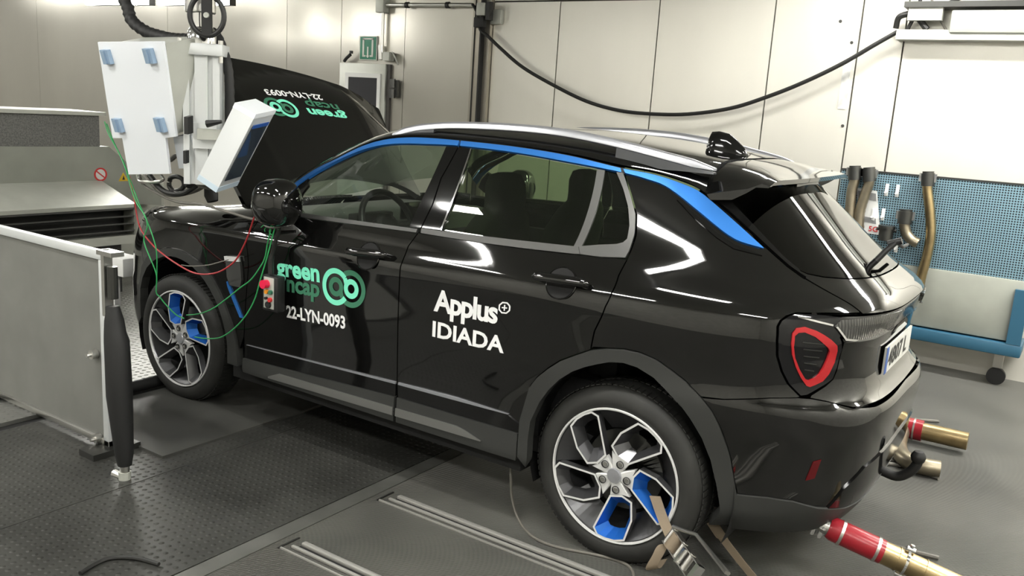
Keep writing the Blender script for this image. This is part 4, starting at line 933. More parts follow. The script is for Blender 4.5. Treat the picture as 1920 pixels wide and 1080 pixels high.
p = at(652, 111, 1, WY - .05); MB().tube([p + (-.05, 0, -.02), p + (0, -.02, .01), p + (.06, -.02, .05)], .018, 8).cyl(p + (.07, -.02, .06), p + (.07, -.02, .09), .02, n=10).build('door_closer', M['black'], dr)
p = at(735, 111, 1, WY - .05); MB().box(p[0] - .09, p[0] + .0, WY - .10, WY - .02, p[2] - .02, p[2] + .07).tube(spline([p + (0, 0, .07), p + (.06, -.02, .02), p + (.09, 0, -.06)], 4), .01, 6).build('door_switch', M['palegrey'], dr)
# emergency sign
p0, p1 = at(675, 67.5, 1, WY - .012), at(706.5, 113.5, 1, WY - .012)
so = empty('emergency_sign', ((p0[0] + p1[0]) / 2, WY - .012, (p0[2] + p1[2]) / 2)); hw, hh = (p1[0] - p0[0]) / 2, (p0[2] - p1[2]) / 2
MB().box(-hw, hw, -.003, .011, -hh, hh).build('sign_border', M['signwhite'], so, False)
MB().box(-hw * .9, hw * .9, -.006, -.002, -hh * .93, hh * .93).build('sign_face', M['signgreen'], so, False)
sy = MB(); t = hw * .16
for a in ((-.62, .62, .70, .70 + .13), (-.62, -.62 + .2, -.62, .78), (.42, .62, -.62, .78), (-.62, -.25, -.72, -.58), (.25, .62, -.72, -.58), (-.08, .08, -.62, .12)): sy.box(a[0] * hw, a[1] * hw, -.009, -.005, a[2] * hh, a[3] * hh)
sy.prism([(-.2 * hw, -.62 * hh), (.2 * hw, -.62 * hh), (0, -.82 * hh)], (0, -.009, 0), (1, 0, 0), (0, 0, 1), (0, .004, 0)); sy.build('sign_symbol', M['signwhite'], so, False)
tag(so, 'green emergency sign with white door and arrow symbol above the windowed door', 'sign')
# conduit
a, b, c = at(718, 9.5, 1, WY - .05), at(886, 9.5, 1, WY - .05), at(715, 112, 1, WY - .05)
co = MB().box(a[0] - .06, a[0] + .05, WY - .10, WY, a[2] - .08, a[2] + .16, bev=.006).build('junction_box', M['palegrey'], None); tag(co, 'pale grey junction box where the wall conduit turns down', 'box')
cd = MB().tube([a + (.04, 0, 0), b], .022, 12).tube([a + (0, 0, -.06), c + (0, 0, .1)], .022, 12).tube([at(714, 85, 1, WY - .05), c], .034, 12).build('conduit_pipe', M['steel'], None); tag(cd, 'thin steel conduit pipe running along the wall above the door', 'pipe')
for px in (764, 840): p = at(px, 9.5, 1, WY - .05); MB().cyl(p + (-.02, 0, 0), p + (.02, 0, 0), .032, n=12).build('pipe_clip', M['black'], cd)
# box on the column with tied cables
p = at(906, 18, 1, WY - .13); cbx = MB().box(p[0] - .05, p[0] + .05, WY - .18, WY - .10, p[2] - .06, p[2] + .06, bev=.008).build('cable_connector', M['palegrey'], None)
MB().box(p[0] + .06, p[0] + .10, WY - .17, WY - .10, p[2] - .10, p[2] + .07).build('connector_flange', M['black'], cbx, False)
MB().box(p[0] - .09, p[0] + .03, WY - .16, WY - .10, p[2] - .17, p[2] - .07, bev=.01).build('cable_tie', M['rubber'], cbx)
for k in range(4): MB().tube(spline([at(886 + 2 * k, 8 + 2 * k, 1, WY - .12), at(893 + k, 22 + k, 1, WY - .16), at(899 + k, 40, 1, WY - .14)], 5), .012, 6).build('cable_end', M['blackwire'], cbx)
tag(cbx, 'grey cable connector tied to the steel wall column', 'connector')
p = at(935, 28, 1, WY - .02); tag(MB().box(p[0] - .09, p[0] + .05, WY - .05, WY, p[2] - .09, p[2] + .05, bev=.01).build('socket_box', M['palegrey'], None), 'small pale box on the cream wall right beside the column', 'box')
# hanging cable
cp = [(899, 42), (901, 56), (915, 68), (940, 92), (980, 126), (1040, 161), (1100, 190), (1160, 207), (1220, 213.5), (1290, 214), (1370, 203), (1440, 181), (1510, 153), (1580, 119), (1640, 84), (1684, 59)]
tag(MB().tube(spline([at(x, y, 1, WY - .12) for x, y in cp], 6), .0165, 10).build('hanging_cable', M['blackwire'], None), 'long black cable sagging across the cream wall panels', 'cable')
# cable tray and bracket at the right
p = at(1683, 66, 1, WY - .10); tr = MB().box(p[0], p[0] + 1.9, WY - .16, WY - .004, p[2] - .035, p[2] + .035).build('cable_tray', M['palegrey'], None, False)
for L, r, m, lab in (([(-.02, 0, .05), (.0, -.02, .13), (.10, -.02, .14), (.20, -.02, .04)], .022, 'blackwire', 'thick black cable loop at the left end of the cable tray'),
        ([(.05, 0, .13), (.20, 0, .16), (.36, 0, .25), (.5, 0, .27)], .014, 'blackwire', 'black cable rising from the tray to the bracket boxes'),
        ([(.06, 0, .03), (.12, .0, .25), (.05, .0, .55), (.05, .0, .78)], .014, 'blackwire', 'black cable running up the wall from the tray end'),
        ([(.33, 0, .03), (.22, 0, .2), (.17, 0, .36), (.26, 0, .42)], .009, 'greywire', 'thin grey cable looping between tray and bracket')):
    tag(MB().tube(spline([p + np.array(q) for q in L], 6), r, 8).build('looped_cable', M[m], None), lab, 'cable', 'cables at the tray')
tag(tr, 'grey cable tray with looped black cables high on the right of the wall', 'cable tray')
p = at(1700, 14, 1, WY - .1); br = MB().box(p[0], p[0] + 1.8, WY - .2, WY - .004, p[2] - .01, p[2] + .03).build('bracket_shelf', M['darksteel'], None, False)
MB().box(p[0] + .03, p[0] + .26, WY - .18, WY - .12, p[2] - .10, p[2] - .01).build('bracket_bar', M['palegrey'], br, False); MB().box(p[0] + .32, p[0] + 1.7, WY - .18, WY - .08, p[2] - .185, p[2] - .03, bev=.01).build('bracket_box', M['palegrey'], br)
tag(br, 'dark bracket shelf with grey boxes above the cable tray', 'bracket')
# scuffed strip on the wall
tag(MB().box(wx(1585, 150) - .03, wx(1585, 150) + .03, WY - .006, WY + .002, float(at(1585, 205, 1, WY)[2]), float(at(1590, 112, 1, WY)[2])).build('paper_strip', mat('torn_paper', (.62, .62, .60), .6, var=.3, vscale=12), None, False), 'torn pale tape strip stuck on the wall under the black cable', 'tape')

# ------------------------------------------------------------------ perforated panel trolley
PY = 3.22
t0 = at(1579, 318, 1, PY); x0 = t0[0]; zt = t0[2]; xr = x0 + 1.35
tl_ = empty('tool_trolley', (x0, PY, 0)); tl_.location = (x0, PY, 0)
def rel(p): return np.array(p) - np.array([x0, PY, 0])
MB().box(0, 1.35, 0, .03, .78, zt).build('perforated_panel', M['pegblue'], tl_, False)
MB().box(0, 1.35, -.006, .036, zt, zt + .012).build('panel_edge', M['darksteel'], tl_, False)
MB().box(.30, 1.35, -.014, .26, .34, .78, bev=.01).build('cabinet', M['greycab'], tl_)
MB().box(.25, 1.38, -.05, .27, .24, .33, bev=.01).build('base_frame', M['trolleyblue'], tl_)
MB().box(1.28, 1.37, -.05, .0, .33, .72).build('frame_post', M['trolleyblue'], tl_, False)
for xx in (.36, 1.25):
    cs_ = MB().box(xx - .03, xx + .03, .02, .10, .13, .24).build('caster_fork', M['steel'], tl_, False); MB().cyl((xx, .04, .062), (xx, .08, .062), .062, n=24).build('caster_wheel', M['rubber'], cs_)
tag(tl_, 'blue perforated panel trolley behind the rear of the car', 'trolley')
def pg(px, py, d=.03): return at(px, py, 1, PY - d)
sh = MB(); a, b = pg(1604, 352, .004), pg(1634, 416, .004)
sheet = MB().prism([(0, 0), (.145, -.01), (.215, -.335), (.06, -.33)], pg(1607, 352, .006), (1, 0, 0), (0, 0, 1), (0, .004, 0)).build('document_sheet', M['paper'], None, False)
q = pg(1607, 352, .008)
MB().prism([(.035, -.205), (.165, -.215), (.172, -.255), (.042, -.245)], q, (1, 0, 0), (0, 0, 1), (0, .002, 0)).build('print_block', M['papergrey'], sheet, False)
MB().prism([(.01, -.02), (.14, -.03), (.15, -.085), (.02, -.075)], q, (1, 0, 0), (0, 0, 1), (0, .002, 0)).build('print_block', M['papergrey'], sheet, False)
v, f = text_mesh('5G', .02); v = (v - v.min(0)) / (v.max(0) - v.min(0)); link_mesh('print_lettering', [(q[0] + .125 + .065 * x, q[1] - .002, q[2] - .315 + .04 * y) for x, y in v], f, M['redprint'], sheet)
tag(sheet, 'white printed sheet with red mark hung on the perforated panel', 'paper')
def hose(name, pts, r, m, label, cat, coup=True, rib=True, parent=None):
    P = spline(pts, 8); rr = [r * (1 + (.05 if (i % 2 and rib) else 0)) for i in range(len(P))]
    o = MB().tube(P, rr, 14).build(name, m, parent, angle=60)
    if coup: d = P[1] - P[0]; d /= np.linalg.norm(d); MB().cyl(P[0] - d * .03, P[0] + d * .06, r * 1.35, n=20).cyl(P[0] - d * .045, P[0] - d * .03, r * 1.15, n=20).build('coupling', M['darksteel'], o); MB().obox(P[0] + np.array([r * 1.4, 0, 0]), (.02, 0, 0), (0, .03, 0), (0, 0, .06)).build('lever', M['steel'], o, False); MB().obox(P[0] - np.array([r * 1.4, 0, 0]), (.02, 0, 0), (0, .03, 0), (0, 0, .06)).build('lever', M['steel'], o, False)
    if label: tag(o, label, cat)
    return o
M['bronze'] = mat('dull_bronze_pipe', (.30, .26, .19), .36, .85, var=.15, vscale=12)
hose('exhaust_pipe', [pg(1603, 322, .06), pg(1602, 340, .06), pg(1597, 358, .06), pg(1594, 395, .06), pg(1594, 430, .06)], .036, M['bronze'], 'short steel hose nearest the spoiler on the perforated panel', 'hose')
hose('exhaust_pipe', [pg(1630, 325, .06), pg(1630, 342, .06), pg(1622, 365, .06), pg(1612, 400, .06), pg(1610, 440, .06)], .036, M['bronze'], 'curved steel hose left of the printed sheet', 'hose')
hose('exhaust_pipe', [pg(1740, 333, .055), pg(1739, 355, .055), pg(1744, 400, .055), pg(1745, 440, .055), pg(1738, 480, .055), pg(1728, 515, .055), pg(1722, 545, .055)], .034, M['brass'], 'long bronze flexible hose at the right edge of the perforated panel', 'hose')
hose('pipe_elbow', [pg(1698, 404, .06), pg(1696, 420, .06), pg(1700, 438, .06), pg(1710, 450, .06), pg(1721, 456, .06)], .038, M['bronze'], 'bronze pipe elbow hung on the perforated panel', 'pipe', rib=False)
p = pg(1661, 438, .07); tag(MB().cyl(p + (0, 0, .05), p + (0, 0, -.05), .05, n=20).cyl(p + (0, 0, .06), p + (0, 0, .04), .06, n=20).cyl(p + (-.07, 0, .03), p + (.07, 0, .03), .012, n=8).build('hose_coupling', M['darksteel'], None), 'grey hose coupling hung low on the perforated panel', 'coupling')
for k, (px, py) in enumerate(((1663, 356), (1683, 358), (1638, 402), (1656, 402), (1681, 462))):
    p = pg(px, py, .0); h = MB().box(p[0] - .012, p[0] + .012, p[1] - .014, p[1] - .001, p[2] - .045, p[2] + .045, bev=.003).cyl(p + (0, 0, -.02), p + (0, -.05, -.015), .009, n=8).build('panel_hook', M['paper'], None)
    tag(h, ['white hook at the upper left of the bare part of the perforated panel', 'white hook at the upper right of the bare part of the perforated panel', 'white hook close beside the printed sheet', 'white hook second from the printed sheet', 'white hook lowest on the perforated panel above the tailgate'][k], 'hook', 'hooks on the perforated panel')

# ------------------------------------------------------------------ cooling fan in front of the car
FX0 = -2.5
def fy(px, py, x=FX0): return at(px, py, 0, x)
fan = empty('cooling_fan', (-2.9, 0, 0))
def rf(p): return np.array(p) - np.array([-2.9, 0, 0])
a = fy(255, 382); b = fy(255, 440); yr = a[1]; zt, zb = a[2], b[2]
# nozzle mouth: frame and louvres
nz = MB(); yl = -.9
nz.prism([(0, zt), (0, zt - .03), (-.55, zt + .02), (-.55, zt + .16)], rf((FX0, yl, 0)), (1, 0, 0), (0, 0, 1), (0, yr - yl, 0))
nz.build('nozzle_top', M['palegrey'], fan, False)
MB().box(-.1 + .0, .40, yl, yr, zb - .07, zb).build('nozzle_sill', M['palegrey'], fan, False)
MB().box(-.2, .25, yl, yr, zb, zt - .03).build('nozzle_throat', M['grille'], fan, False)
MB().box(.25, .40, yr - .02, yr, zb, zt).build('nozzle_cheek', M['greycab'], fan, False)
for k in range(4):
    z = zb + (zt - zb) * (k + .5) / 4.3; MB().obox((.36, (yl + yr) / 2, z), (.09, 0, .02), (0, yr - yl - .04, 0), (0, 0, .012)).build('louvre', mat('louvre_edge', (.07, .07, .065), .45) if k == 0 else bpy.data.materials['louvre_edge'], fan, False)
bz_ = float(at(180, 275, 0, -3.0)[2]); by = float(at(215, 300, 0, -3.0)[1])
MB().prism([(yl - .1, zt + .10), (yl - .1, bz_), (by - .05, bz_), (by + .45, zt + .02), (by + .45, zt - .1)], (-.10, 0, 0), (0, 1, 0), (0, 0, 1), (-.6, 0, 0)).build('fan_housing', M['greycab'], fan, False)
MB().box(-1.2, -.3, yl, float(at(262, 360, 0, -3.2)[1]) + .25, .0, zt + .08).build('fan_base', M['palegrey'], fan, False)
MB().box(-.62, -.12, yl, by - .12, bz_, bz_ + .26).build('intake_screen', mat('mesh_grey', (.16, .16, .15), .6, var=.4, vscale=90), fan, False)
MB().box(-.64, -.08, yl, by - .08, bz_ + .26, bz_ + .29).build('intake_rim', M['palegrey'], fan, False)
p = rf(at(188, 327, 0, -3.0)); e_ = np.array([.012, 0, 0])
MB().lathe([(.055, .0), (.055, .004), (.001, .004)], p + (.0, 0, 0), (1, 0, 0), 28).build('sign_disc', M['paper'], fan)
MB().lathe([(.045, .004), (.045, .007), (.058, .007), (.058, .004)], p, (1, 0, 0), 28).obox(p + (.006, 0, 0), (.003, 0, 0), (0, .07, -.055), (0, .006, .008)).build('sign_ring', M['redprint'], fan)
p = rf(at(231, 333, 0, -3.0)); MB().prism([(-.045, -.03), (.045, -.03), (0, .045)], p, (0, 1, 0), (0, 0, 1), (.005, 0, 0)).build('warning_triangle', M['yellow'], fan, False); MB().prism([(-.012, -.018), (.012, -.018), (.0, .02)], p + (.005, 0, 0), (0, 1, 0), (0, 0, 1), (.002, 0, 0)).build('warning_mark', M['black'], fan, False)
MB().box(.05, .30, -.6, yr - .08, .0, zb - .07).build('fan_foot', M['black'], fan, False)
tag(fan, 'grey cooling fan with dark louvred nozzle in front of the car', 'fan')
p = at(232, 494, 1, -.55); tag(MB().box(p[0] - .16, p[0] + .10, -.62, -.48, p[2] - .07, p[2] + .05, bev=.01).box(p[0] - .12, p[0] - .08, -.57, -.53, 0, p[2] - .06).build('white_duct_box', M['paper'], None), 'white box on a leg low under the fan nozzle beside the front bumper', 'box')
# ------------------------------------------------------------------ driver's aid hung over the front wing
CY = -1.05
cl, crr = at(350, 110, 1, CY), at(408, 110, 1, CY); cz0 = float(at(375, 345, 1, CY)[2]); cz1 = float(at(378, 104, 1, CY)[2])
cx = (cl[0] + crr[0]) / 2; hw = (crr[0] - cl[0]) / 2
THC = math.radians(40); hw = .085
col = empty('support_post', (cx, CY, cz0), (0, 0, THC)); H_ = cz1 - cz0
def cl_(px, py, y):
    q = at(px, py, 1, y) - np.array([cx, CY, cz0]); return np.array([q[0] * math.cos(THC) + q[1] * math.sin(THC), -q[0] * math.sin(THC) + q[1] * math.cos(THC), q[2]])
MB().box(-hw, hw, .0, .09, 0, H_).build('profile_core', M['alu'], col, False)
for x0_, x1_ in ((-hw, -hw * .66), (-hw * .36, hw * .34), (hw * .62, hw)): MB().box(x0_, x1_, -.018, .0, 0, H_).build('profile_rib', M['alu'], col, False)
MB().box(-hw * 1.22, hw * 1.22, -.045, .12, H_, H_ + .055, bev=.004).build('top_flange', M['alu'], col)
for s in (-1, 1): MB().cyl((s * hw * 1.1, -.03, H_ + .055), (s * hw * 1.1, -.03, H_ + .072), .012, n=6).cyl((s * hw * 1.1, -.03, H_ - .03), (s * hw * 1.1, -.03, H_), .01, n=10).build('flange_bolt', M['steel'], col)
MB().lathe([(.001, 0), (.066, 0), (.066, .05), (.056, .07), (.050, .075), (.050, .14), (.001, .14)], (-.005, .03, H_ + .055), (0, 0, 1), 36).build('steel_collar', M['chrome'], col)
MB().lathe([(.066, .14), (.070, .145), (.070, 1.3), (.001, 1.3)], (-.012, .03, H_ + .055), (0, 0, 1), 36).build('drop_tube', M['steel'], col)
hwc = cl_(388, 29, CY - .05)
MB().tube([hwc + (.076 * math.cos(t), -.0, .090 * math.sin(t)) for t in np.linspace(0, 2 * PI, 37)[:-1]], .012, 10, closed=True).build('hand_wheel', M['black'], col)
MB().obox(hwc, (.045, 0, 0), (0, .02, 0), (0, 0, .175)).build('wheel_bar', M['rubber'], col, False); MB().lathe([(.001, -.02), (.012, -.02), (.014, -.008)], hwc, (0, 1, 0), 16).build('wheel_hub', M['palegrey'], col)
pb = cl_(381, 243, CY - .03); MB().box(pb[0] - .05, pb[0] + .06, -.05, -.015, pb[2] - .09, pb[2] + .03).build('bracket_plate', M['alu'], col, False)
MB().box(pb[0] - .02, pb[0] + .13, -.09, -.05, pb[2] - .045, pb[2] + .005).build('monitor_arm', M['palegrey'], col, False); MB().tube([pb + (.03, -.06, .03), pb + (.10, -.07, .045)], [.018, .008], 8).build('clamp_lever', M['black'], col)
tag(col, 'aluminium support post with black hand wheel hung over the front wing', 'support post')
# white cabinet
def cc(px, py, y): return at(px, py, 1, y)
TLp, TRp = cc(183, 78, -1.26), cc(305, 78, -1.26); BL_, BR_ = cc(245, 326, -1.10), cc(333, 326, -1.10)
ex = TRp - TLp; Wd = np.linalg.norm(ex); ex /= Wd; 
L0 = cc(233, 249, -1.15); down = L0 - TLp; down -= ex * (down @ ex) * 0.0
en = np.cross(ex, -down); en /= np.linalg.norm(en); en = en if en[1] > 0 else -en
def cpt(px, py):
    d = RM @ np.array([(px - 960) / FPX, -(py - 540) / FPX, -1.]); k = ((TLp - CAM) @ en) / (d @ en); return CAM + k * d
Tsh = [(183, 79), (305, 78), (330, 256), (310, 259), (318, 326), (241, 327), (229, 259), (211, 259)]
Q = [cpt(*p) for p in Tsh]
def slab(name, Qs, th, m, parent, back=0., bev=0.): 
    n = len(Qs); v = [q + en * back for q in Qs] + [q + en * (back + th) for q in Qs]
    return link_mesh(name, v, [tuple(range(n))[::-1], tuple(range(n, 2 * n))] + [(i, (i + 1) % n, (i + 1) % n + n, i + n) for i in range(n)], m, parent)
cab = slab('control_cabinet', Q, .012, M['whitecab'], None)
slab('cabinet_body', [cpt(192, 84), cpt(306, 83), cpt(326, 252), cpt(216, 253)], .22, M['palegrey'], cab, back=.013)
for px, py in ((204, 106), (284, 104), (225, 234), (304, 233)):
    o = cpt(px, py); up_ = (TLp - L0) / np.linalg.norm(TLp - L0); MB().obox(o - en * .010, ex * .060, en * .022, up_ * .068).obox(o - en * .024, ex * .022, en * .012, up_ * .060).build('cabinet_latch', M['latch'], cab, False)
slab('lower_box', [cpt(305, 262), cpt(350, 258), cpt(352, 322), cpt(316, 322)], .08, M['whitecab'], cab, back=.06)
MB().obox(cpt(349, 294) - en * .0, ex * .02, en * .02, (0, 0, .06)).build('lower_box_lock', M['black'], cab, False)
MB().obox(cpt(347, 236) + en * .02, ex * .03, en * .03, (0, 0, .08)).build('side_hinge', M['black'], cab, False)
tag(cab, 'white T-shaped control cabinet panel with four blue-grey latches', 'cabinet')
# monitor box
D, Dp = at(480, 214, 1, -1.12), at(405.5, 360, 1, -1.17); A, C = at(441, 192.5, 1, -1.09), at(518, 206, 1, -.97)
u1, u2, lg = A - D, C - D, Dp - D
def para(o, a, b, c): 
    v = [o + i * a + j * b + k * c for i in (0, 1) for j in (0, 1) for k in (0, 1)]
    return v, [(0, 1, 3, 2), (4, 6, 7, 5), (0, 4, 5, 1), (2, 3, 7, 6), (0, 2, 6, 4), (1, 5, 7, 3)]
mon = MB().add(*para(D + lg * .06, u1, u2, lg * .88)).build('monitor_box', M['alu'], None, False)
MB().add(*para(D - u1 * .01 - u2 * .01, u1 * 1.02, u2 * 1.02, lg * .06)).build('end_cap', M['latch'] if False else M['whitecab'], mon, False)
MB().add(*para(D + lg * .94 - u1 * .01 - u2 * .01, u1 * 1.02, u2 * 1.02, lg * .065)).build('end_cap', mat('pale_blue_cap', (.50, .60, .68), .45), mon, False)
nrm_ = np.cross(u2, lg); nrm_ /= np.linalg.norm(nrm_); nrm_ = nrm_ if nrm_ @ u1 < 0 else -nrm_
MB().add(*para(D + u2 * .12 + lg * .16 + nrm_ * .002, u2 * .76, lg * .70, nrm_ * .003)).build('monitor_screen', mat('dark_screen_glass', (.03, .04, .055), .04, 0, .8), mon, False)
MB().add(*para(D + u2 * .12 + lg * .14 + nrm_ * .004, u2 * .76, lg * .045, nrm_ * .003)).build('screen_strip', M['plateblue'], mon, False)
tag(mon, 'tilted aluminium monitor box hanging above the front wing', 'monitor')
# arm and foot under the monitor
def ptz(L, y): return [at(px, py, 1, y) for px, py in L]
tag(MB().tube(spline(ptz([(352, 345), (368, 330), (386, 312)], -1.02), 4), .026, 10).build('clamp_arm', M['rubber'], None), 'black clamp arm behind the lower end of the monitor box', 'clamp')
tag(MB().tube(ptz([(392, 352), (396, 365), (399, 378)], -.86), [.026, .036, .028], 12).build('suction_foot', M['rubber'], None), 'black rubber foot standing on the wing under the monitor box', 'foot')
# hoses and cables
P = spline(ptz([(215, -25), (237, 8), (247, 38), (272, 58), (300, 68), (330, 74), (356, 74)], -.98), 9)
tag(MB().tube(P, [.030 * (1 + .10 * math.sin(i * 1.9)) for i in range(len(P))], 10).build('corrugated_hose', M['rubber'], None, angle=80), 'black corrugated hose sagging down to the support column', 'hose')
P = spline(ptz([(392, 55), (408, 68), (419, 95), (428, 130), (431, 180), (430, 240), (425, 310)], -.93), 8)
tag(MB().tube(P, [.022 * (1 + .06 * math.sin(i * 2.1)) for i in range(len(P))], 10).build('cable_sleeve', M['rubber'], None, angle=80), 'black sleeved cable hanging from the hand wheel in front of the bonnet', 'cable')
for k, (L, r, y, m, lab) in enumerate([
    ([(262, 328), (268, 345), (290, 360), (330, 378), (380, 384), (430, 398), (470, 410), (500, 412)], .007, -.98, 'greywire', 'thin grey cable running along the wing to the mirror'),
    ([(320, 300), (333, 292), (348, 305), (356, 322), (372, 345), (392, 352)], .012, -1.0, 'greywire', 'grey cable leaving the cabinet towards the monitor box'),
    ([(280, 328), (300, 352), (318, 362), (345, 362), (372, 345), (390, 335)], .014, -.97, 'blackwire', 'black cable looping below the white cabinet'),
    ([(318, 340), (320, 334), (330, 331), (342, 336), (345, 348), (338, 356), (326, 358), (318, 350), (317, 342)], .012, -.95, 'blackwire', 'black coiled cable ring under the support column'),
    ([(270, 328), (285, 345), (305, 362), (330, 366), (360, 360), (378, 352), (384, 342)], .010, -.93, 'greywire', 'grey looping cable just above the headlamp'),
    ([(258, 328), (264, 340), (296, 341), (306, 336), (302, 329)], .009, -1.0, 'steel', 'bright metal handle loop below the white cabinet')]):
    tag(MB().tube(spline(ptz(L, y), 7), r, 8).build('loose_cable' if k < 5 else 'handle_loop', M[m], None), lab, 'cable' if k < 5 else 'handle', 'cables below the cabinet' if k < 5 else None)
for L, y, m, r, lab, nm in [
    ([(196, 228), (204, 252), (222, 285), (235, 315), (245, 350), (256, 380), (272, 405), (276, 425), (270, 445), (272, 460), (282, 485), (291, 507), (294, 522), (293, 548), (300, 557), (310, 570), (330, 590), (345, 597)], -1.06, 'greenwire', .0033, 'green wire falling from the cabinet over the front arch to the wheel', 'green_wire'),
    ([(200, 232), (214, 268), (232, 305), (247, 345), (262, 385), (278, 420), (290, 455), (294, 480), (294, 515), (293, 545)], -1.05, 'greenwire', .0033, 'second green wire beside the red one over the headlamp', 'green_wire'),
    ([(508, 430), (502, 455), (496, 485), (485, 505), (470, 525), (450, 540), (425, 560), (400, 578), (375, 588), (350, 591)], -1.00, 'greenwire', .0033, 'green wire sweeping from the mirror to the front hub', 'green_wire'),
    ([(515, 428), (508, 455), (500, 485), (488, 525), (478, 560), (462, 590), (440, 615), (415, 632), (390, 635), (365, 632)], -1.01, 'greenwire', .0033, 'lower green wire hanging from the mirror below the hub', 'green_wire'),
    ([(243, 330), (252, 375), (262, 425), (285, 458), (310, 480), (340, 500), (365, 512), (390, 514), (415, 508), (440, 490), (455, 465), (466, 440), (475, 412), (480, 400)], -1.03, 'redwire', .0042, 'red wire looping from the cabinet across the front wing to the mirror', 'red_wire'),
    ([(340, 497), (360, 499), (390, 497), (410, 492), (428, 487)], -1.0, 'greywire', .003, 'thin dark wire above the fender vent', 'grey_wire'),
    ([(492, 416), (500, 425), (515, 427), (530, 423)], -1.02, 'greywire', .004, 'pale wire loop wrapped under the mirror', 'grey_wire')]:
    tag(MB().tube(spline(ptz(L, y), 6), r, 6).build(nm, M[m], None), lab, 'wire')
mb = MB()
for k in range(3):
    a0 = .8 * k; c0 = at(508 + 3 * k, 428 + (k % 3) * 2, 1, -1.0); mb.tube(spline([c0 + (.05 * math.cos(t + a0), .02 * math.sin(t * 1.3), .018 * math.sin(t + a0)) for t in np.linspace(0, 3.2, 7)], 4), .0022, 5)
tag(mb.build('wire_tangle', M['greenwire'], None), 'small tangle of green wire under the mirror', 'wire')
# pendant control
pc_ = empty('pendant_control', tuple(at(504, 547, 1, -.975)))
o = np.array(pc_.location); sp_ = at(504, 547, 1, -.975)
def pr(px, py): return at(px, py, 1, -1.005) - o
a, b = pr(491, 514), pr(519, 588); MB().box(a[0], b[0], -.028, .022, b[2], a[2], bev=.008).build('housing', M['black'], pc_)
a, b = pr(495, 518), pr(513, 581); MB().box(a[0], b[0], -.032, -.027, b[2], a[2], bev=.002).build('face_plate', M['palegrey'], pc_)
p = pr(501, 532); MB().cyl(p + (0, .0, 0), p + (0, -.03, 0), .021, n=20).build('stop_button', M['redbutton'], pc_)
MB().box(p[0] - .024, p[0] + .034, -.030, -.024, p[2] - .026, p[2] + .026).build('button_guard', M['paper'], pc_, False)
for px, py, m in ((502, 546.5, 'orange'), (509.5, 548, 'green'), (501, 558.5, 'black'), (508.5, 562, 'redprint')): p = pr(px, py); MB().cyl(p + (0, .0, 0), p + (0, -.014, 0), .011 if m != 'black' else .007, n=16).build('push_button', M[m], pc_)
p = pr(504.5, 571); MB().lathe([(.001, -.012), (.016, -.012), (.018, .0)], p, (0, 1, 0), 20).build('rotary_knob', M['black'], pc_)
P = [at(px, py, 1, -.99) - o for px, py in ((508, 514), (508, 490), (512, 470), (519, 445), (524, 428), (530, 408))]
MB().tube(spline(P, 5), [.014 if i < 8 else .010 for i in range(26)], 10).build('pendant_cable', M['blackwire'], pc_)
tag(pc_, 'black pendant control with red stop button hanging from the mirror', 'remote control')

# ------------------------------------------------------------------ screen panel and padded pole at the left
pp = at(207, 846, 2, 0); tp = at(195, 487, 1, pp[1]); X1, Y1 = pp[0], pp[1]; ZT = tp[2]; X0_ = X1 - 1.1
sc = empty('barrier_panel', (X1, Y1, 0))
M['clearpanel'] = mat('frosted_panel', (.19, .19, .175), .5, 0, .4, var=.1)
MB().box(-.02, .02, -.02, .02, .03, ZT, bev=.003).build('frame_post', M['alu'], sc); MB().box(-1.12, -1.08, -.02, .02, .03, ZT, bev=.003).build('frame_post', M['alu'], sc)
MB().box(-1.12, .02, -.02, .02, ZT, ZT + .04, bev=.003).build('frame_rail', M['alu'], sc); MB().box(-1.12, .02, -.02, .02, .03, .06, bev=.003).build('frame_rail', M['steel'], sc)
MB().box(-1.08, -.02, -.006, .006, .06, ZT).build('panel_sheet', M['clearpanel'], sc, False)
for px, py in ((181, 663), (188, 820)): p = at(px, py, 1, Y1 - .01) - np.array([X1, Y1, 0]); MB().cyl(p, p + (0, -.03, 0), .022, n=14).cyl(p, p + (0, -.05, 0), .010, n=8).build('panel_bolt', M['steel'], sc)
for xx in (0, -1.1): MB().box(xx - .06, xx + .06, -.12, .12, 0, .03).build('panel_foot', M['darksteel'], sc, False)
tag(sc, 'grey sheet panel in aluminium frame at the left of the floor', 'panel')
fp = at(234, 898, 2, .0); YP = fp[1]
def q_(px, py): return at(px, py, 1, YP)
po = empty('padded_pole', tuple(fp)); F0 = np.array(fp)
MB().tube(spline([q_(210, 500) - F0, q_(212, 560) - F0], 3), .022, 10).build('pole_rod', M['darksteel'], po)
MB().tube([q_(p_[0], p_[1]) - F0 for p_ in ((212, 574), (214, 600), (216, 625), (219, 640), (224, 740), (229, 800), (233, 850), (234, 872))], [.026, .040, .046, .052, .055, .047, .040, .030], 14).build('pole_padding', M['rubber'], po)
MB().tube([q_(234, 866) - F0, q_(234.5, 893) - F0], .020, 12).build('pole_foot', M['steel'], po)
MB().cyl(q_(234, 895) - F0 + (0, 0, -.008), q_(234, 888) - F0 + (0, 0, .01), .026, n=14).build('foot_cap', M['palegrey'], po); p = q_(226, 893) - F0; MB().tube([p + (-.045, 0, 0), p + (.03, 0, .0)], [.02, .012], 10).build('foot_clamp', M['steel'], po)
p = q_(206, 500) - F0; MB().box(p[0] - .035, p[0] - .012, -.02, .02, p[2] - .22, p[2] + .07).box(p[0] - .05, p[0] + .06, -.03, .03, p[2] + .05, p[2] + .07).build('pole_bracket', M['steel'], po, False)
tag(po, 'black padded pole with steel foot standing beside the left panel', 'pole')
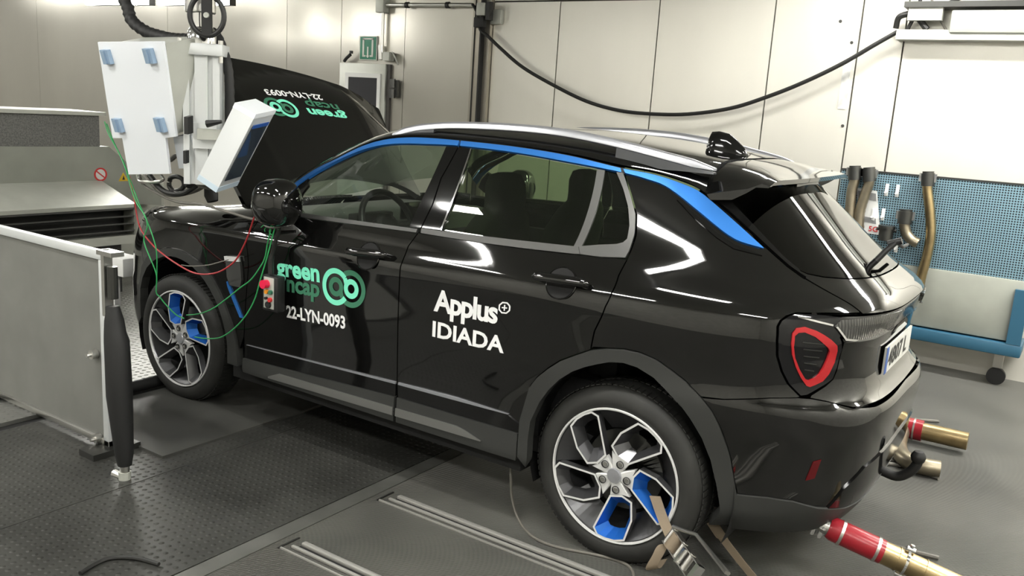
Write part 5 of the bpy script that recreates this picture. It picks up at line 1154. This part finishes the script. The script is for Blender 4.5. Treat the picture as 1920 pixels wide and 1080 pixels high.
tag(MB().tube(spline([at(px, py, 2, .008) for px, py in ((150, 1075), (174, 1060), (200, 1048), (228, 1045), (262, 1048), (298, 1058))], 5), .008, 8).build('floor_cable', M['blackwire'], None), 'short dark cable curving over the floor plates at the lower left', 'cable')
tag(MB().tube(spline([at(957, 856, 1, -.74), at(958, 895, 1, -.76), at(960, 932, 1, -.77)] + [at(px, py, 2, .006) for px, py in ((971, 971), (996, 1004), (1042, 1025), (1125, 1042), (1170, 1056), (1187, 1073), (1186, 1095))], 7), .006, 8).build('floor_wire', M['greywire'], None), 'thin grey wire hanging from the sill and curling over the mat', 'wire')

# ------------------------------------------------------------------ tie-down straps
r0 = at(1262, 1012, 1, -.94); 
s1 = MB().strip(spline([at(1228, 930, 1, -.83), at(1240, 965, 1, -.86), at(1250, 990, 1, -.90), at(1262, 1016, 1, -.955)], 5), (1, 0, .25), .046, .003).build('lashing_strap', M['strap'], None, False)
tag(s1, 'khaki lashing strap running from the blue wheel spoke to the ratchet', 'strap')
rt = empty('ratchet_buckle', tuple(r0)); O = np.array(r0)
ra = at(1256, 1004, 1, -.96); rb = at(1304, 1075, 1, -1.12); dx = rb - ra; Lr = np.linalg.norm(dx); dx /= Lr; wd = np.array([.80, -.30, .52]); wd -= dx * (wd @ dx); wd /= np.linalg.norm(wd); nn = np.cross(dx, wd)
for s in (-1, 1): MB().obox((ra + rb) / 2 + wd * .03 * s - O, dx * Lr, wd * .004, nn * .03).build('side_plate', M['steel'], rt, False)
for t in (.02, .42, .72): MB().cyl(ra + dx * Lr * t - wd * .034 - O, ra + dx * Lr * t + wd * .034 - O, .012, n=12).build('ratchet_spindle', M['steel'], rt)
MB().cyl(ra + dx * Lr * .2 - wd * .028 - O, ra + dx * Lr * .2 + wd * .028 - O, .026, n=18).build('webbing_roll', M['strap'], rt)
MB().obox(ra + dx * Lr * 1.0 - O, dx * .02, wd * .064, nn * .03).obox(ra + dx * Lr * .62 + nn * .02 - O, dx * .012, wd * .06, nn * .02).build('ratchet_handle', M['chrome'], rt, False)
for s in (0, 1): q = ra + wd * .035 - O; MB().tube([q + dx * .0 + nn * .012 * s, q + dx * Lr * .5 + wd * .05, q + dx * Lr * 1.55 + wd * .06 + nn * .01 * s], .007, 8).build('lever_rod', M['steel'], rt)
MB().cyl(ra + dx * Lr * 1.45 + wd * .05 - O, ra + dx * Lr * 1.6 + wd * .05 - O, .014, n=12).build('release_grip', M['redprint'], rt)
tag(rt, 'steel ratchet buckle pulled tight beside the rear tyre', 'ratchet')
s2 = MB().strip(spline([at(1258, 1018, 1, -.95), at(1244, 1022, 1, -.97), at(1234, 1040, 1, -.99), at(1222, 1062, 1, -1.0), at(1228, 1066, 1, -.98), at(1240, 1050, 1, -.95)], 6), (.9, .3, .4), .046, .003).build('strap_tail', M['strap'], None, False); tag(s2, 'loose curled khaki strap tail below the ratchet', 'strap')
s3 = MB().strip(spline([at(1334, 978, 2, .24), at(1352, 1005, 2, .18), at(1380, 1042, 2, .11), at(1412, 1082, 2, .04), at(1425, 1100, 2, .01)], 5), [(.8, .2, .5)] * 6 + [(.95, .1, .1)] * 15, .040, .003).build('lashing_strap', M['strap'], None, False); tag(s3, 'khaki lashing strap stretched from behind the rear tyre down to the floor', 'strap')
# ------------------------------------------------------------------ exhaust extraction hose
E0 = at(1519, 972, 1, -.50); E1 = at(1748, 1078, 2, .15); ed = E1 - E0; EL = np.linalg.norm(ed); ed /= EL
def ep(t): return E0 + ed * EL * t
ex_ = empty('exhaust_hose', tuple(E1)); EO = np.array(E1)
hs = MB().tube([ep(t) - EO for t in (.155, .19, .60)], [.040, .046, .046], 28).build('red_sleeve', M['redhose'], ex_)
MB().tube([ep(0) - EO, ep(.10) - EO, ep(.17) - EO], [.022, .030, .034], 20).build('inlet_nozzle', M['steel'], ex_)
MB().tube([ep(.50) - EO, ep(1.0) - EO, ep(1.6) - EO], .044, 24).build('metal_hose', M['brass'], ex_)
for t in (.26, .55): MB().cyl(ep(t - .012) - EO, ep(t + .012) - EO, .0485, n=28).build('hose_clip', M['steel'], ex_)
for t in (.72, .93): MB().cyl(ep(t - .004) - EO, ep(t + .004) - EO, .047, n=28).build('hose_ring', M['brass'], ex_)
MB().cyl(ep(.77) - EO, ep(.79) - EO, .050, n=28).build('hose_clamp', M['chrome'], ex_)
sd = np.cross(ed, (0, 0, 1)); sd /= np.linalg.norm(sd); upn = np.cross(sd, ed)
for s, nm in ((-1, 'clamp_bolt'), (1, 'clamp_bolt')): q = ep(.78) - EO + upn * .055 * s; MB().cyl(q - ed * .015, q + ed * .015, .012, n=12).cyl(q, q + upn * .02 * s, .008, n=10).build(nm, M['chrome'], ex_)
for t, s in ((.03, 1), (.06, -1), (.10, 1), (.12, -1)): q = ep(t) - EO; MB().cyl(q + upn * .02 * s, q + upn * .055 * s, .010, n=10).cyl(q - sd * .035, q + sd * .035, .007, n=10).build('inlet_lever', M['chrome'], ex_)
tag(ex_, 'red sleeved exhaust hose with bronze tube under the rear bumper', 'hose')
t0_ = at(1562, 932, 1, -.42); MB().lathe([(.030, 0), (.045, .0), (.048, -.01), (.048, -.2)], t0_, (.9, -.25, -.1), 24).build('tailpipe', M['darksteel'], car)
MB().lathe([(.001, -.03), (.044, -.03)], t0_, (.9, -.25, -.1), 24).build('tailpipe_bore', M['dark'], car)
# second hose lying behind the car
G0, G1 = at(1694, 800, 2, .08), at(1760, 815, 2, .08); gd = G1 - G0; GL = np.linalg.norm(gd)
g2 = empty('exhaust_hose', tuple(G0)); GO = np.array(G0)
MB().tube([np.zeros(3), gd * .55], .060, 24).build('red_sleeve', M['redhose'], g2); MB().tube([gd * .50, gd * 1.0, gd * 1.8], .050, 24).build('metal_hose', M['brass'], g2); MB().cyl(gd * .28, gd * .33, .064, n=24).build('hose_clip', M['steel'], g2)
MB().tube(spline([np.zeros(3), at(1688, 815, 2, .06) - GO, at(1684, 838, 2, .05) - GO, at(1694, 858, 2, .05) - GO, at(1722, 872, 2, .05) - GO, at(1762, 880, 2, .05) - GO], 8), .045, 16).build('loop_hose', M['bronze'], g2)
tag(g2, 'short red sleeved hose with looped steel tube behind the tailgate', 'hose')
for k, L in enumerate(([(1660, 775), (1700, 785), (1760, 790)], [(1655, 862), (1700, 868), (1760, 888)], [(1655, 868), (1700, 875), (1760, 897)], [(1640, 1012), (1690, 1028), (1760, 1046)])):
    tag(MB().tube(spline([at(px, py, 2, .012) for px, py in L], 6), .010, 8).build('floor_line', M['greywire'], None), ['grey line on the floor beyond the second red hose', 'upper of two thin lines passing behind the tow ball', 'lower of two thin lines passing behind the tow ball', 'thin line on the mat above the bronze exhaust tube'][k], 'cable', 'thin lines on the floor behind the car')

# ------------------------------------------------------------------ lamps
light_row('ceiling_light', [-8.4, -5.6, -2.85, -.05], -2.76, 3.27, .6, ['square ceiling light over the camera side, number %d from the far end' % (i + 1) for i in range(4)], 'ceiling lights on the camera side')
light_row('ceiling_light', [2.95, 5.4], -1.95, 3.27, 1.0, ['long ceiling light above the rear left of the car', 'long ceiling light behind the car on the camera side'], 'ceiling lights on the camera side')
light_row('ceiling_light', [5.5], .3, 3.27, 1.8, ['long ceiling light behind the car in the middle of the hall'], 'ceiling lights on the camera side')  # unseen lamp added to brighten the floor behind the car
light_row('ceiling_light', [-4.3, -1.3, 1.7], -4.9, 3.27, 1.3, ['ceiling light in the row nearest the camera wall, number %d from the far end' % (i + 1) for i in range(3)], 'ceiling lights on the camera side')  # unseen row added to lighten the car's side and stickers
light_row('ceiling_light', [5.2], -4.6, 3.27, 1.2, ['long ceiling light behind the camera near the right wall'], 'ceiling lights on the camera side')  # another added lamp, raising the light on the right-hand side
light_row('ceiling_light', [-11, -8.5, -6.2], 2.25, 3.27, 1.0, ['short ceiling light far beyond the fan, number %d from the far end' % (i + 1) for i in range(3)], 'ceiling lights near the back wall')  # out-of-view lamps added to lift the dark far end of the wall
light_row('ceiling_light', [2.6, 4.45, 5.7], 2.3, 3.27, 1.2, ['ceiling light near the pale back wall, number %d from the far end' % (i + 1) for i in range(3)], 'ceiling lights near the back wall')
for k, (a, b, l) in enumerate(((160, 222, 'leftmost bright lamp at the top left'), (231, 273, 'bright lamp at the top left, second from the left edge'), (294, 358, 'bright lamp at the top left beside the drop tube'), (394, 424, 'bright lamp right behind the hand wheel'))):
    p, q = at(a, 8, 1, 2.2), at(b, 10, 1, 2.2); o = empty('hall_lamp', ((p[0] + q[0]) / 2, 2.2, p[2])); w = (q[0] - p[0]) / 2
    MB().box(-w, w, 0, .04, -.005, .20).build('lit_cover', M['tube'], o, False); MB().box(-w, w, .04, .12, -.005, .20).build('housing', M['darksteel'], o, False)
    MB().box(-.02, .02, .06, .10, .22, 3.35 - p[2]).build('hanger_rod', M['steel'], o, False)
    tag(o, l, 'light', 'lamps at the top left')
